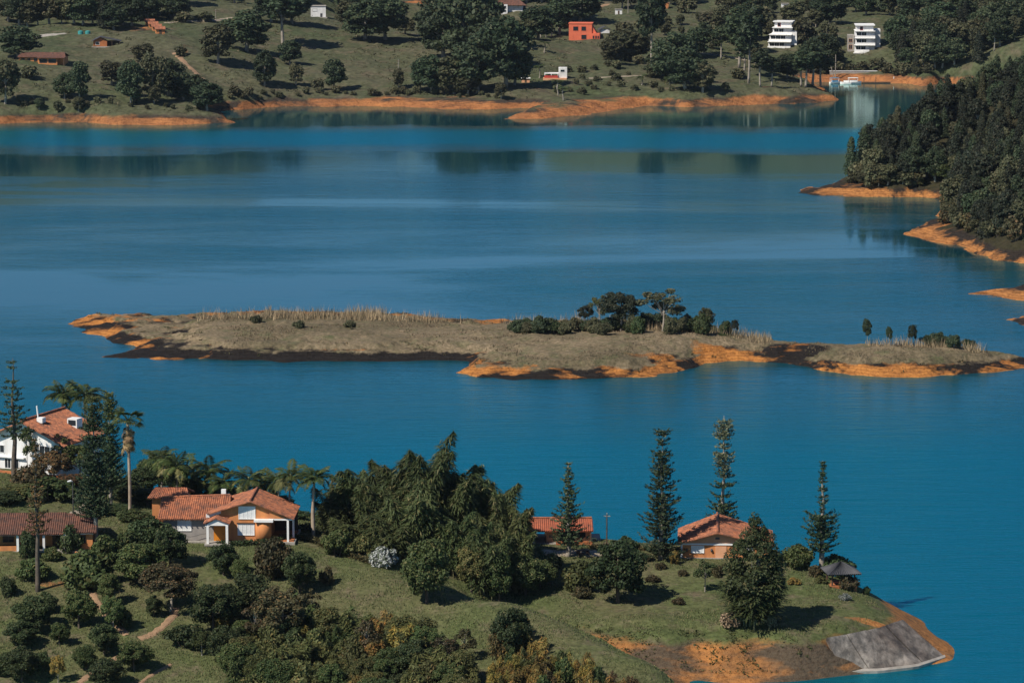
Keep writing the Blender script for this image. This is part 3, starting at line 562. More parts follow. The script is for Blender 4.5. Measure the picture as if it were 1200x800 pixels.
def fan_mesh(name, r, leafm):
    mb = MB(); mb.tube([(0, 0, 0), (r * .5, 0, r * .12), (r * .9, 0, r * .1)], [.035, .03, .02], 4, False)
    for i in range(17):
        a = (i - 8) * .19 + rng.normal() * .03; l = r * (.72 - .015 * abs(i - 8)) * rng.uniform(.85, 1.1); c, s = math.cos(a), math.sin(a); w = .07
        mb.quad((r * .8, 0, r * .1), (r * .8 + c * l * .5 - s * w, s * l * .5 + c * w, r * .1 + .02), (r * .8 + c * l, s * l, r * .1 - .22 * l), (r * .8 + c * l * .5 + s * w, s * l * .5 - c * w, r * .1 + .02))
    return mb.mesh(name, leafm)
FROND = [frond_mesh('palm_frond', 3.3, .55, M['palm_leaf']), frond_mesh('palm_frond_arched', 3.2, .9, M['palm_leaf']), frond_mesh('palm_frond_upright', 3.0, .2, M['palm_leaf'])]
YFROND = frond_mesh('palm_frond_pale', 3.4, .7, M['palm_young'])
FAN = fan_mesh('fan_leaf', 1.5, M['palm_leaf']); DEADFAN = fan_mesh('dead_fan_leaf', 1.35, M['palm_dead'])
def trunk_mesh(name, h, prof, mat):
    mb = MB(); k = 12
    mb.tube([(.12 * math.sin(i * .35), .1 * math.sin(i * .5 + 1) - .1 * math.sin(1), -.5 + (h + .5) * i / k) for i in range(k + 1)], [prof(i / k) for i in range(k + 1)], 9)
    return mb.mesh(name, mat, True)
PTRUNK = trunk_mesh('palm_trunk', 8, lambda t: .22 + .10 * math.sin(min(t * 1.5, 1) * 3.14) - .05 * t, M['palm_trunk'])
PTHIN = trunk_mesh('palm_trunk_thin', 8, lambda t: .15 - .04 * t, M['pale_bark'])
WTRUNK = trunk_mesh('fan_palm_trunk', 13, lambda t: .30 - .07 * t, M['palm_trunk'])
PSHAFT = MB().tube([(0, 0, 0), (0, 0, .5), (0, 0, 1.2)], [.2, .19, .1], 8).mesh('crownshaft', plain('crownshaft', (.10, .13, .05), (.16, .15, .07), 1, .5), True)

P = {}
P['round'] = proto_tree('round_tree', 6.6, 3.0, 3.0, 3.4, 11000, .225, 70, .8, .20, M['dark_leaf'], M['bark'], -.85)
P['round2'] = proto_tree('round_tree_b', 6.6, 2.9, 3.1, 3.5, 11000, .22, 60, .85, .18, M['green_leaf'], M['bark'], -.85)
P['open'] = proto_tree('open_tree', 8, 3.2, 2.9, 4.6, 7500, .22, 44, .8, .16, M['green_leaf'], M['pale_bark'], -.7)
P['sparse'] = proto_tree('sparse_tree', 8, 2.6, 3.0, 4.8, 1700, .28, 24, .7, .12, M['olive_leaf'], M['pale_bark'], -.6, 16)
P['bush'] = proto_bush('rounded_bush', 2.0, 2.6, 4600, .22, 32, .7, M['dark_leaf'], M['bark'])
P['bush2'] = proto_bush('loose_bush', 2.0, 2.6, 3600, .23, 22, .8, M['green_leaf'], M['bark'], 1.8)
P['bush3'] = proto_bush('low_bush', 2.0, 1.7, 2000, .26, 18, .7, M['brown_leaf'], M['bark'])
P['bamboo'] = proto_plume('bamboo', 20, 15, 3.3, 16000, M['bamboo_leaf'], M['culm'], .5, .85, .15, 1.55, .24)
P['bamboo2'] = proto_plume('bamboo_b', 17, 13, 3.0, 14000, M['bamboo_leaf'], M['culm'], .6, .85, .15, 1.65, .28)
P['feather'] = proto_plume('feathery_shrub', 9, 5.5, 1.5, 3200, M['yellow_leaf'], M['culm'], .1, .5, .10, .6, .2)
P['feather2'] = proto_plume('feathery_bush', 11, 4.5, 1.8, 3600, M['olive_leaf'], M['culm'], .2, .45, .11, .65, .3)
P['farround'] = proto_tree('far_round', 10, 3.6, 4.7, 5.1, 6000, .42, 90, .95, .26, M['far_leaf'], M['pale_bark'], -.9, 5)
P['farround2'] = proto_tree('far_round_b', 11, 3.3, 5.0, 5.3, 4800, .42, 64, .95, .24, M['far_olive'], M['pale_bark'], -.9, 5)
P['fartall'] = proto_tree('far_tall', 18, 3.2, 5.2, 12.0, 2000, .58, 34, 1.15, .24, M['far_leaf'], M['pale_bark'], -.9, 6)
P['farcone'] = proto_cone('far_conifer', 3.3, .6, 12.2, 3600, .5, .24, M['far_dark'], M['pale_bark'], .62)
P['farcol'] = proto_cone('far_column', 2.6, 1.5, 14.0, 3200, .5, .22, M['far_dark'], M['pale_bark'], .42)
P['farbush'] = proto_bush('far_bush', 2.4, 3.2, 700, .62, 14, .95, M['far_olive'], M['bark'])

def plant(kind, name, label, cat, loc, h=None, w=None, rz=None, group=None, leafm=None, sink=.1):
    p = P[kind]; t = thing(name, label, cat, (loc[0], loc[1], loc[2] - sink), random.uniform(0, 6.28) if rz is None else rz, group)
    sz = (h or p['h']) / p['h']; sx = (w / p['w']) if w else sz; t.scale = (sx, sx, sz)
    for nme, me in p['parts']:
        o = part(nme, me, t)
        if leafm and nme in ('crown', 'foliage'):
            o.material_slots[0].link = 'OBJECT'; o.material_slots[0].material = M[leafm]
    return t
def grow(ter, kind, px, pyb, pyt, wpx, name, label, cat, group=None, leafm=None, D=None):
    b = ter.atD(px, D) if D else ter.hit(px, pyb); k = 0
    while not D and (b is None or b[2] < .7) and k < 14: pyb += 1.0; pyt += 1.0; b = ter.hit(px, pyb); k += 1
    if b is None or b[2] < .4: return None
    s = scale_at(b[1]); h = at_D(px, pyt, b[1])[2] - b[2]
    return plant(kind, name, label, cat, b, max(h, .5), wpx / s, None, group, leafm)
# ================================================================== houses
def bx(name, mat, par, *b): return MB().box(*b).build(name, M[mat], par)
def window(par, x0, x1, y, z0, z1, frame='white_paint', bars=2, pane='glass', side=None):
    """a window standing in the wall plane at y (front), pane set back in its frame"""
    mb = MB(); f = .09
    mb.box(x0 - f, x1 + f, y - .07, y + .05, z1, z1 + f).box(x0 - f, x1 + f, y - .10, y + .05, z0 - f, z0).box(x0 - f, x0, y - .07, y + .05, z0, z1).box(x1, x1 + f, y - .07, y + .05, z0, z1)
    for i in range(1, bars): x = x0 + (x1 - x0) * i / bars; mb.box(x - .03, x + .03, y - .06, y + .04, z0, z1)
    w = mb.build('window', M[frame], par); MB().box(x0, x1, y - .03, y + .02, z0, z1).build('pane', M[pane], w); return w
def rafters(par, x0, x1, y, z, mat='timber', n=12):
    me = MB().box(-.06, .06, -.35, .3, -.16, 0).mesh('rafter', M[mat])
    for i in range(n): part('rafter', me, par).location = (x0 + (x1 - x0) * i / (n - 1), y, z)

M['shutter'] = plain('shutter', (.74, .74, .72), (.62, .62, .61), 6, .6)
# --- orange and grey tiled house on the terrace
gA = near.hit(258, 634)
hA = thing('house', 'orange and grey house with large clay tile roof, small tower and carport', 'house', gA, R(-2))
bx('plinth', 'concrete', hA, -8.6, 10.6, -.9, 8, -2.2, .12)
bx('grey_wall', 'grey_wall', hA, -8, -.02, 0, 7.5, .1, 3.35)
bx('orange_wall', 'orange_wall', hA, 0, 7.0, -.25, 7.5, .1, 4.1)
MB().prism([(-.6, 4.02), (7.0, 4.02), (7.0, 4.75), (4.4, 5.75), (-.6, 4.45)], -.22, 7.4).build('gable_wall', M['orange_wall'], hA)
MB().tube([(6.1, .1, .1), (6.1, .1, 3.0)], [1.15, 1.15], 16).build('round_bay', M['orange_wall'], hA, True)
bx('awning', 'white_paint', hA, 4.9, 7.6, -1.25, .6, 3.02, 3.35)
bx('tower', 'orange_wall', hA, -10.4, -5.4, 6.2, 10, .0, 5.0); bx('tower_band', 'peach_wall', hA, -8.6, -5.35, 6.12, 6.3, 3.9, 4.6)
r1 = MB(); r1.roof((-8.7, -.7, 3.25), (1.2, -.7, 3.25), (1.2, 4.2, 5.75), (-8.7, 4.2, 5.3), seed=3); r1.roof((1.2, 8.6, 3.3), (-8.7, 8.6, 3.3), (-8.7, 4.2, 5.3), (1.2, 4.2, 5.75), seed=4)
rf = r1.build('roof', M['tile'], hA); rafters(rf, -8.5, -.3, -.45, 3.2)
r2 = MB(); r2.roof((-1.7, 8.2, 4.05), (-1.7, -.95, 4.05), (4.4, -.95, 5.95), (4.4, 8.2, 5.95), seed=5); r2.roof((10.5, -.95, 3.45), (10.5, 8.2, 3.45), (4.4, 8.2, 5.95), (4.4, -.95, 5.95), seed=6)
rg = r2.build('roof', M['tile'], hA); rg['label'] = 'gabled tile roof over the orange wing and carport'
mb = MB(); mb.tube([(4.4, y, 6.1) for y in np.linspace(-.9, 8.1, 10)], [.16] * 10, 6).build('ridge_tiles', M['tile'], rg)
MB().tube([(x, 4.2, 5.42 + .42 * (x + 8.7) / 9.9) for x in np.linspace(-8.6, 1.0, 10)], [.16] * 10, 6).build('ridge_tiles', M['tile'], rf)
r3 = MB(); r3.roof((-11, 5.6, 4.95), (-4.8, 5.6, 4.95), (-5.6, 8.1, 6.0), (-10.2, 8.1, 6.0), seed=7); r3.roof((-4.8, 10.6, 4.95), (-11, 10.6, 4.95), (-10.2, 8.1, 6.0), (-5.6, 8.1, 6.0), seed=8)
r3.build('tower_roof', M['tile'], hA)
bx('vent_cap', 'white_paint', hA, -.3, .35, 4.4, 5.0, 5.7, 6.5)
window(hA, -5.9, -4.1, 0, 1.55, 2.95, 'white_paint', 3, 'shutter'); window(hA, -2.0, -1.5, 0, 2.2, 3.0, 'white_paint', 1)
window(hA, 2.75, 4.95, -.25, 3.35, 5.0, 'white_paint', 4, 'shutter'); window(hA, 2.6, 4.8, -.25, 1.05, 2.5, 'white_paint', 4, 'shutter'); bx('lintel', 'timber', hA, 2.4, 5.0, -.4, -.2, 2.62, 2.76)
MB().prism([(-1.9, 3.2), (0.2, 4.1), (0.2, 4.6), (-1.9, 3.9)], -.35, -.05).build('fascia', M['white_wall'], hA)
pr = MB(); pr.roof((-2.0, -2.6, 3.1), (-2.0, .1, 3.1), (-.3, .1, 3.85), (-.3, -2.6, 3.85), seed=9); pr.roof((1.7, .1, 3.1), (1.7, -2.6, 3.1), (-.3, -2.6, 3.85), (-.3, .1, 3.85), seed=10)
po = pr.build('porch_roof', M['tile'], hA); MB().prism([(-1.6, 2.75), (1.5, 2.75), (1.5, 2.95), (-.3, 3.65), (-1.6, 2.95)], -2.35, -2.2).build('pediment', M['white_paint'], po)
for x in (-1.45, 1.25): bx('column', 'white_paint', hA, x - .17, x + .17, -2.4, -2.05, 0, 2.8)
bx('porch_step', 'concrete', hA, -1.9, 1.7, -2.7, -.3, -.1, .16)
dr = bx('door', 'door_paint', hA, -.85, .75, -.34, -.24, .14, 2.3); bx('handle', 'metal', dr, .45, .52, -.42, -.33, 1.1, 1.25)
for x in (9.6, 10.15): bx('carport_post', 'white_paint', hA, x - .14, x + .14, -.55 + (x - 9.6) * 4, -.27 + (x - 9.6) * 4, .05, 3.2)
bx('carport_beam', 'white_paint', hA, 7.0, 10.4, -.55, -.3, 3.18, 3.4); MB().prism([(7.02, 3.42), (10.3, 3.42), (7.02, 4.72)], -.5, -.3).build('carport_gable', M['orange_wall'], hA)
bx('carport_floor', 'clay_bare', hA, 7.0, 10.4, -.5, 7, .12, .2); bx('carport_back_wall', 'timber', hA, 7.0, 10.3, 6.8, 7.0, .1, 3.2)
MB().tube([(-1.9 - 6.1 * i / 8, -.42, .95 + .25 * math.cos(i)) for i in range(9)], [.03] * 9, 4).build('pipe', M['metal'], hA)

# --- white house
gB = near.hit(30, 552)
hB = thing('house', 'white two storey house with brown tile gable roof behind brown garden trees', 'house', gB, R(-24))
bx('wall', 'white_wall', hB, -6.5, 6.5, 0, 11, -2, 5.0); MB().prism([(-6.5, 4.98), (6.5, 4.98), (0, 7.6)], .02, 10.98).build('gable_wall', M['white_wall'], hB)
rb = MB(); rb.roof((-7.6, 11.8, 4.55), (-7.6, -1.1, 4.55), (0, -1.1, 7.75), (0, 11.8, 7.75), seed=11); rb.roof((7.6, -1.1, 4.55), (7.6, 11.8, 4.55), (0, 11.8, 7.75), (0, -1.1, 7.75), seed=12)
rB = rb.build('roof', M['tile_brown'], hB); MB().tube([(0, y, 7.95) for y in np.linspace(-1, 11.7, 10)], [.17] * 10, 6).build('ridge_tiles', M['tile'], rB)
rB.material_slots[0].material = M['tile']
bx('dormer', 'white_wall', rB, 3.2, 4.9, 7, 8.6, 5.6, 7.2); bx('dormer_window', 'glass', rB, 3.4, 4.7, 6.95, 7.02, 6.2, 7.0)
MB().tube([(.6, 3, 7.2), (.35, 3, 9.6)], [.13, .13], 6).build('flue', M['white_paint'], rB); bx('chimney_cap', 'white_paint', rB, .9, 1.9, 2, 3, 7.2, 7.95)
for x0, x1, z0, z1 in ((-5.2, -3.7, 2.6, 3.7), (2.6, 4.3, 2.7, 4.1), (-3.6, -2.6, .3, 1.7), (-2.2, -1.2, .3, 1.7), (4.6, 5.6, .3, 1.8)): window(hB, x0, x1, 0, z0, z1, 'white_paint', 2)
bx('ledge', 'white_paint', hB, -6.7, 0, -.5, .0, 1.95, 2.12); bx('terrace_wall', 'clay_bare', hB, -8, 8, -3.2, -2.9, -1.5, .5)

# --- long brown roofed house with veranda
gC = near.hit(50, 646)
hC = thing('house', 'long low house with brown tile roof and white posted veranda', 'house', gC, R(3))
bx('plinth', 'concrete', hC, -16, 7.3, -.4, 9.5, -2, .15)
bx('wall', 'orange_wall', hC, -15.5, 3.4, 2.2, 9, .1, 2.75); bx('wing_wall', 'orange_wall', hC, 3.45, 6.9, .4, 9.2, .1, 2.6)
rc = MB(); rc.roof((-16.3, -.6, 2.55), (3.0, -.6, 2.55), (3.0, 4.8, 4.5), (-16.3, 4.8, 4.5), seed=13); rc.roof((3.0, 10, 2.6), (-16.3, 10, 2.6), (-16.3, 4.8, 4.5), (3.0, 4.8, 4.5), seed=14); rC = rc.build('roof', M['tile_brown'], hC)
rd = MB(); rd.roof((2.4, -.2, 2.75), (7.5, -.2, 2.6), (7.5, 4.8, 4.15), (2.4, 4.8, 4.4), seed=15); rd.roof((7.5, 10, 2.5), (2.4, 10, 2.5), (2.4, 4.8, 4.4), (7.5, 4.8, 4.15), seed=16); rd.build('wing_roof', M['tile_brown'], hC)
bx('veranda_beam', 'white_paint', hC, -16, 3.2, -.25, -.05, 2.35, 2.55); bx('wing_beam', 'white_paint', hC, 3.4, 7.1, .2, .38, 2.35, 2.55)
for x in (-14, -10.5, -7, -3.4, .2, 3.1): bx('post', 'white_paint', hC, x - .16, x + .16, -.3, .02, .1, 2.4)
for x0, x1 in ((-13, -11.5), (-9.5, -8), (-5.6, -4.2), (-2.2, -.8)): window(hC, x0, x1, 2.2, 1.0, 2.1, 'timber', 2)
bx('door', 'timber', hC, 1.2, 2.2, 2.1, 2.22, .12, 2.2); window(hC, 4.4, 5.9, .4, 1.1, 2.1, 'timber', 2)
bx('railing', 'orange_wall', hC, -6.8, -3.6, -.2, -.05, .15, .85)
def box_thing(name, label, cat, ter, px, py, mat, dims, rz=0, D=None):
    g = ter.atD(px, D) if D else ter.hit(px, py); w, d, h = dims
    o = MB().box(-w / 2, w / 2, -d / 2, d / 2, -.4, h).build(name, M[mat]); o.location = g; o.rotation_euler.z = rz; return tag(o, label, cat)
pl = thing('planter', 'orange brick planter box on the grass by the veranda house', 'planter', near.hit(95, 652)); bx('box', 'orange_wall', pl, -.8, .8, -.4, .4, -.3, .7); bx('soil', 'dirt', pl, -.7, .7, -.3, .3, .68, .74)

# --- low lakeside pavilion with red roof
gD = near.hit(652, 636)
hD = thing('house', 'long low lakeside house with plain red tile roof and open middle', 'house', gD, R(1))
bx('plinth', 'concrete', hD, -5.6, 6.6, -1.2, 6, -2.5, .12)
for x0, x1 in ((-5.0, -3.4), (-1.6, .4), (2.6, 5.0)): bx('wall', 'peach_wall', hD, x0, x1, .2, 5.2, .1, 2.2)
bx('back_rail', 'timber', hD, -3.4, -1.6, 5.0, 5.1, .9, 1.05); bx('inner_wall', 'timber', hD, .42, 2.58, 2.4, 2.6, .1, 2.2)
rd = MB(); rd.roof((-5.3, -.9, 1.95), (5.4, -.9, 1.95), (5.4, 2.9, 3.05), (-5.3, 2.9, 3.05), seed=17); rd.roof((5.4, 6.4, 1.95), (-5.3, 6.4, 1.95), (-5.3, 2.9, 3.05), (5.4, 2.9, 3.05), seed=18); rD = rd.build('roof', M['tile_red'], hD)
MB().tube([(x, 2.9, 3.2) for x in np.linspace(-5.2, 5.3, 8)], [.15] * 8, 6).build('ridge_tiles', M['tile'], rD)
for x in (-5.0, -3.4, -1.6, .5, 2.6, 5.0): bx('post', 'timber', hD, x - .1, x + .1, -.8, -.6, .1, 2.0)
bx('bench', 'white_paint', hD, -5.0, -3.2, -1.1, -.75, .1, .35); window(hD, 3.0, 4.2, .2, .9, 1.8, 'timber', 2); MB().box(-.1, 5.2, -1.6, -1.2, -.3, .55).build('flower_box', M['clay_bare'], hD)

# --- orange house with front gable
gE = near.hit(848, 654)
hE = thing('house', 'square orange house with front gable and clay tile roof on the lawn', 'house', gE, R(-3))
bx('plinth', 'concrete', hE, -6.3, 6.8, -.3, 9, -2, .1); bx('wall', 'orange_wall', hE, -5.9, 6.3, 0, 8.5, .05, 1.95); bx('beam', 'white_paint', hE, -6.3, 6.6, -.12, 8.6, 1.96, 2.2)
MB().prism([(-5.9, 2.2), (6.3, 2.2), (6.3, 2.35), (-.9, 3.75), (-5.9, 2.5)], .0, 8.4).build('gable_wall', M['peach_wall'], hE)
re = MB(); re.roof((-6.6, 9.4, 2.3), (-6.6, -1.0, 2.3), (-.9, -1.0, 3.95), (-.9, 9.4, 4.6), seed=19); re.roof((7.2, -1.0, 2.1), (7.2, 9.4, 2.1), (-.9, 9.4, 4.6), (-.9, -1.0, 3.95), seed=20); rE = re.build('roof', M['tile'], hE)
MB().tube([(-.9, y, 4.12 + .063 * (y + 1)) for y in np.linspace(-.95, 9.3, 9)], [.17] * 9, 6).build('ridge_tiles', M['tile'], rE)
for x0, x1 in ((-4.6, -2.9), (2.5, 4.2)): window(hE, x0, x1, 0, .85, 1.75, 'white_paint', 2, 'shutter')
dE = bx('door', 'peach_wall', hE, -1.2, .4, -.08, .0, .06, 1.8); bx('handle', 'metal', dE, .2, .27, -.14, -.07, .9, 1.0)
for x in (-5.3, -1.75, 1.1): MB().tube([(x, -.12, .95), (x, -.16, 1.2), (x, -.12, 1.45)], [.1, .17, .08], 6).build('wall_lamp', M['metal'], hE)
bx('gable_vent', 'metal', hE, -1.2, -.6, -.06, .02, 2.8, 3.1); bx('corner_pillar', 'white_paint', hE, -6.2, -5.92, -.3, .0, .05, 2.0)

# --- lakeside gazebo
gF = near.atD(990, 471)
hF = thing('gazebo', 'small open gazebo with dark pyramid roof on the point', 'gazebo', (gF[0], gF[1], gF[2] + .2), R(8))
bx('floor', 'clay_bare', hF, -1.9, 1.9, -1.9, 1.9, -1.5, .1)
for x in (-1.6, 1.6):
    for y in (-1.6, 1.6): bx('post', 'timber', hF, x - .1, x + .1, y - .1, y + .1, .1, 1.9)
for a in range(4):
    b = [(-2.4, -2.4), (2.4, -2.4), (2.4, 2.4), (-2.4, 2.4)]; p, q = b[a], b[(a + 1) % 4]
    MB().roof((p[0], p[1], 1.8), (q[0], q[1], 1.8), (.05, .05, 3.1), (0, 0, 3.1), seed=a).build('roof_slope', M['dark_roof'], hF)
bx('rail', 'red_paint', hF, -1.5, 1.5, -1.65, -1.55, .5, .62); bx('rail', 'red_paint', hF, 1.55, 1.65, -1.5, 1.5, .5, .62)

# --- sea wall of stained concrete below the lawn
sw = thing('sea_wall', 'sloping stained grey concrete sea wall at the tip of the point', 'wall', at_z(1040, 783, 0))
top = [at_z(x, y, z) for x, y, z in ((968, 746, 4.5), (1000, 741, 4.5), (1030, 734, 4.4), (1058, 725, 4.1))]
bot = [at_z(x, y, z) for x, y, z in ((986, 785, .3), (1030, 784, .3), (1074, 779, .3), (1107, 768, .3))]
mb = MB(); o3 = Vector(sw.location); nu, nv = 24, 10; grid = []
def poly_at(L, u): k = min(int(u * (len(L) - 1)), len(L) - 2); f = u * (len(L) - 1) - k; return Vector(L[k]) * (1 - f) + Vector(L[k + 1]) * f
nu, nv = 8, 8; w = nu + 1
for q0 in range(4):
    mb = MB(); grid = []; lift = (.0, .05, -.03, .03)[q0]
    for j in range(nv + 1):
        for i in range(nu + 1):
            u, v = (q0 + .012 + .976 * i / nu) / 4, j / nv; p = poly_at(bot, u) * (1 - v) + poly_at(top, u) * v
            p.z += lift - .08 * math.sin(v * 3.14) + .05 * (float(vnoise(np.array(u * 14), np.array(v * 7), 2)) - .5); p.y -= .3; grid.append(p - o3)
    n0 = len(grid); mb.v = [tuple(p) for p in grid] + [tuple(p + Vector((0, .9, -.7))) for p in grid]
    for j in range(nv):
        for i in range(nu): a = j * w + i; mb.f.append((a, a + 1, a + w + 1, a + w))
    rim = list(range(w)) + [j * w + nu for j in range(1, nv + 1)] + [nv * w + i for i in range(nu - 1, -1, -1)] + [j * w for j in range(nv - 1, 0, -1)]
    for i in range(len(rim)): a, b = rim[i], rim[(i + 1) % len(rim)]; mb.f.append((b, a, a + n0, b + n0))
    mb.build('slab', M['stained'], sw, False)
cb = MB(); L = [poly_at(bot, i / 16) - o3 for i in range(17)]
for i in range(16):
    a, b = L[i], L[i + 1]; cb.quad(a + Vector((0, -.9, .05)), b + Vector((0, -.9, .05)), b + Vector((0, -.2, .22)), a + Vector((0, -.2, .22))); cb.quad(a + Vector((0, -.9, -.9)), b + Vector((0, -.9, -.9)), b + Vector((0, -.9, .05)), a + Vector((0, -.9, .05)))
cb.build('footing', M['concrete'], sw)

# ================================================================== near plants
M['arau_rust'] = M['rust_leaf']
def cone(r0, r1, p=1.0): return lambda t: (r0 * (1 - t) ** p + r1 * t) * (.85 + .3 * math.sin(t * 47) * .5)
P['a1'] = proto_araucaria('pine_a', 13, cone(3.1, .2, .85), M['arau_leaf'], M['arau_leaf'], M['pale_bark'], .7, .16, .5)
P['a2'] = proto_araucaria('pine_b', 18.5, cone(3.1, 1.0, .95), M['arau_leaf'], M['arau_leaf'], M['pale_bark'], .8, .06, .42)
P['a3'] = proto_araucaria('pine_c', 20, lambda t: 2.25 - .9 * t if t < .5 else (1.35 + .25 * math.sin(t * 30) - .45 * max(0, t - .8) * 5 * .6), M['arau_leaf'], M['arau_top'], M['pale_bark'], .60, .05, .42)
P['a4'] = proto_araucaria('pine_d', 14.5, lambda t: 0 if t < .2 else (1.5 + .5 * math.sin((t - .2) * 8) if t < .53 else (.25 if t < .6 else 1.0 * (1.3 - t))), M['arau_leaf'], M['arau_leaf'], M['pale_bark'], .9, .18, .4)
P['a5'] = proto_araucaria('pine_e', 18, lambda t: 0 if t < .38 else 3.2 * (1.12 - t), M['arau_leaf'], M['arau_leaf'], M['bark'], .9, .38, .85, 6)
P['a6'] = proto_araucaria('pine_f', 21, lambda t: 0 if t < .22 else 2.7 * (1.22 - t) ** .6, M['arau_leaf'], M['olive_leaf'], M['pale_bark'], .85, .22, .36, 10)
P['a7'] = proto_araucaria('pine_g', 18, lambda t: 0 if t < .4 else 2.2 * (1.15 - t), M['rust_leaf'], M['rust_leaf'], M['bark'], .9, .4, .6, 6)
for k in ('a1', 'a2', 'a3', 'a4', 'a5', 'a6', 'a7'): P[k]['w'] = None
def conifer(kind, px, pyb, pyt, label, D=None, sx=1.0):
    b = near.atD(px, D) if D else near.hit(px, pyb); h = at_D(px, pyt, b[1])[2] - b[2]
    t = thing('columnar_pine', label, 'tree', (b[0], b[1], b[2] - .1), random.uniform(0, 6)); s = h / P[kind]['h']; t.scale = (s * sx, s * sx, s)
    for nme, me in P[kind]['parts']: part(nme, me, t)
    return t
conifer('a1', 666, 652, 540, 'short cone shaped pine in front of the low red roofed house', None, 1.2)
conifer('a2', 775, 655, 502, 'broad columnar pine on the lawn left of the square orange house', None, 1.3)
conifer('a3', 850, 0, 485, 'tallest columnar pine with pale top, rising behind the square orange house', 494, 1.2)
conifer('a4', 967, 0, 538, 'columnar pine with a gap below its thin top, by the gazebo', 477, 1.3)
conifer('a5', 13, 0, 418, 'thin dark pine with layered branches beside the white house', 500, 1.4)
conifer('a6', 112, 640, 462, 'tall dark dense pine with pale trunk, beside the fan palm', None, 1.05)
conifer('a6', 126, 0, 458, 'tall dark dense pine just behind the pale trunked pine', 486, 1.1)
conifer('a7', 45, 692, 512, 'slender brown leaved tree in front of the white house')

def palm(px, pyb, pyc, label, D=None, trunk=None, fl=1.0, n=13, young=2, group='palms behind the orange house'):
    b = near.atD(px, D) if D else near.hit(px, pyb); hc = max(at_D(px, pyc, b[1])[2] - b[2], 2.0)
    t = thing('palm_tree', label, 'palm', (b[0], b[1], b[2] - .1), random.uniform(0, 6), group)
    o = part('trunk', trunk or PTHIN, t); o.scale = (fl, fl, hc / 8)
    c = part('crownshaft', PSHAFT, t); c.location = (.1 * 0, 0, hc - .3); c.scale = (fl,) * 3
    for i in range(n):
        me = YFROND if i < young else FROND[i % 3]; f = part('frond', me, t); f.location = (0, 0, hc + .5 * fl)
        f.rotation_euler = (random.uniform(-.25, .25), .45 - 1.3 * (i / n) ** 1.2 + random.uniform(-.15, .15), i * 2.399 + random.uniform(-.2, .2)); s = fl * random.uniform(.85, 1.12); f.scale = (s, s, s)
    return t
palm(368, 628, 563, 'royal palm with thick pale trunk beside the bamboo grove', trunk=PTRUNK, fl=1.0, n=20, young=0)
palm(341, 622, 562, 'slender palm with pale yellow fronds beside the carport', fl=1.05, n=18, young=7)
palm(389, 0, 580, 'short palm half hidden at the edge of the bamboo grove', 486, fl=.75, n=10, young=1)
for px, D, c, fl, y in ((72, 533, 465, 1.05, 0), (98, 530, 468, 1.1, 0)): palm(px, 0, c, 'big dark palm rising behind the white house', D, PTRUNK, fl * 1.15, 20, y, 'palms behind the white house')
for px, D, c, fl, y in ((186, 505, 540, 1.0, 0), (204, 500, 550, 1.05, 4), (216, 506, 556, .95, 2), (243, 503, 556, 1.05, 0), (260, 500, 568, .9, 0), (289, 498, 566, 1.05, 5), (308, 500, 571, .95, 0), (324, 496, 568, .9, 2)):
    palm(px, 0, c, 'dark palm in the row behind the orange and grey house', D, None, fl * 1.1, 18, y)
bW = near.hit(152, 606); hc = at_D(152, 492, bW[1])[2] - bW[2]
fw = thing('fan_palm', 'tall fan palm with a skirt of dead brown leaves', 'palm', (bW[0], bW[1], bW[2] - .1))
o = part('trunk', WTRUNK, fw); o.scale = (.85, .85, hc / 13)
for i in range(22):
    f = part('leaf', FAN, fw); f.location = (0, 0, hc); f.rotation_euler = (random.uniform(-.3, .3), random.uniform(-.95, .45), i * 2.399); f.scale = (1.25,) * 3
for i in range(26):
    f = part('dead_leaf', DEADFAN, fw); f.location = (0, 0, hc - .2 - 3.2 * i / 26); f.rotation_euler = (random.uniform(-.2, .2), random.uniform(.95, 1.35), i * 2.399); f.scale = (random.uniform(.85, 1.1),) * 3

# bamboo grove
for i, (px, D, top, w) in enumerate([(398, 478, 562, 58), (424, 480, 548, 66), (447, 474, 566, 60), (470, 482, 530, 70), (499, 478, 511, 74), (482, 468, 566, 62), (522, 474, 548, 66), (548, 480, 550, 66), (542, 467, 596, 60), (576, 478, 558, 62), (592, 471, 586, 60), (570, 463, 622, 50), (415, 468, 604, 56), (456, 465, 604, 56), (604, 468, 618, 48), (628, 472, 640, 44)]):
    b = near.atD(px, D); h = at_D(px, top, D)[2] - b[2]
    plant('bamboo' if i % 2 == 0 else 'bamboo2', 'bamboo_clump', 'arching bamboo clump ' + ('tallest at the heart of the grove' if top < 535 else 'on the side of the grove next to the royal palm' if px < 430 else 'on the side of the grove next to the red roofed house' if px > 565 else 'low at the front of the grove' if top > 590 else 'in the middle of the grove'), 'bamboo', b, h, w / scale_at(D), None, 'bamboo grove')
G = lambda *a, **k: grow(near, *a, **k)
G('round2', 500, 706, 632, 58, 'broadleaf_tree', 'dense rounded tree standing on the grassy ridge before the bamboo', 'tree')
G('round', 725, 706, 634, 60, 'broadleaf_tree', 'dark rounded tree in the middle of the right hand lawn', 'tree')
G('bush2', 684, 690, 656, 44, 'garden_shrub', 'loose olive shrub left of the dark lawn tree', 'shrub', leafm='olive_leaf')
G('bush3', 682, 699, 686, 22, 'garden_shrub', 'tiny flowering shrub at the foot of the olive lawn shrub', 'shrub')
G('bush', 735, 652, 628, 26, 'garden_shrub', 'small dark round shrub beside the dark power pole', 'shrub')
P['tallplume'] = proto_tree('tall_feathery_tree', 14, 3.6, 6.9, 7.6, 17000, .23, 170, .85, .13, M['green_leaf'], M['pale_bark'], -.95, 26, .04)
_c = P['tallplume']['parts'][1][1]; _v = np.empty(len(_c.vertices) * 3, np.float32); _c.vertices.foreach_get('co', _v); _v = _v.reshape(-1, 3)
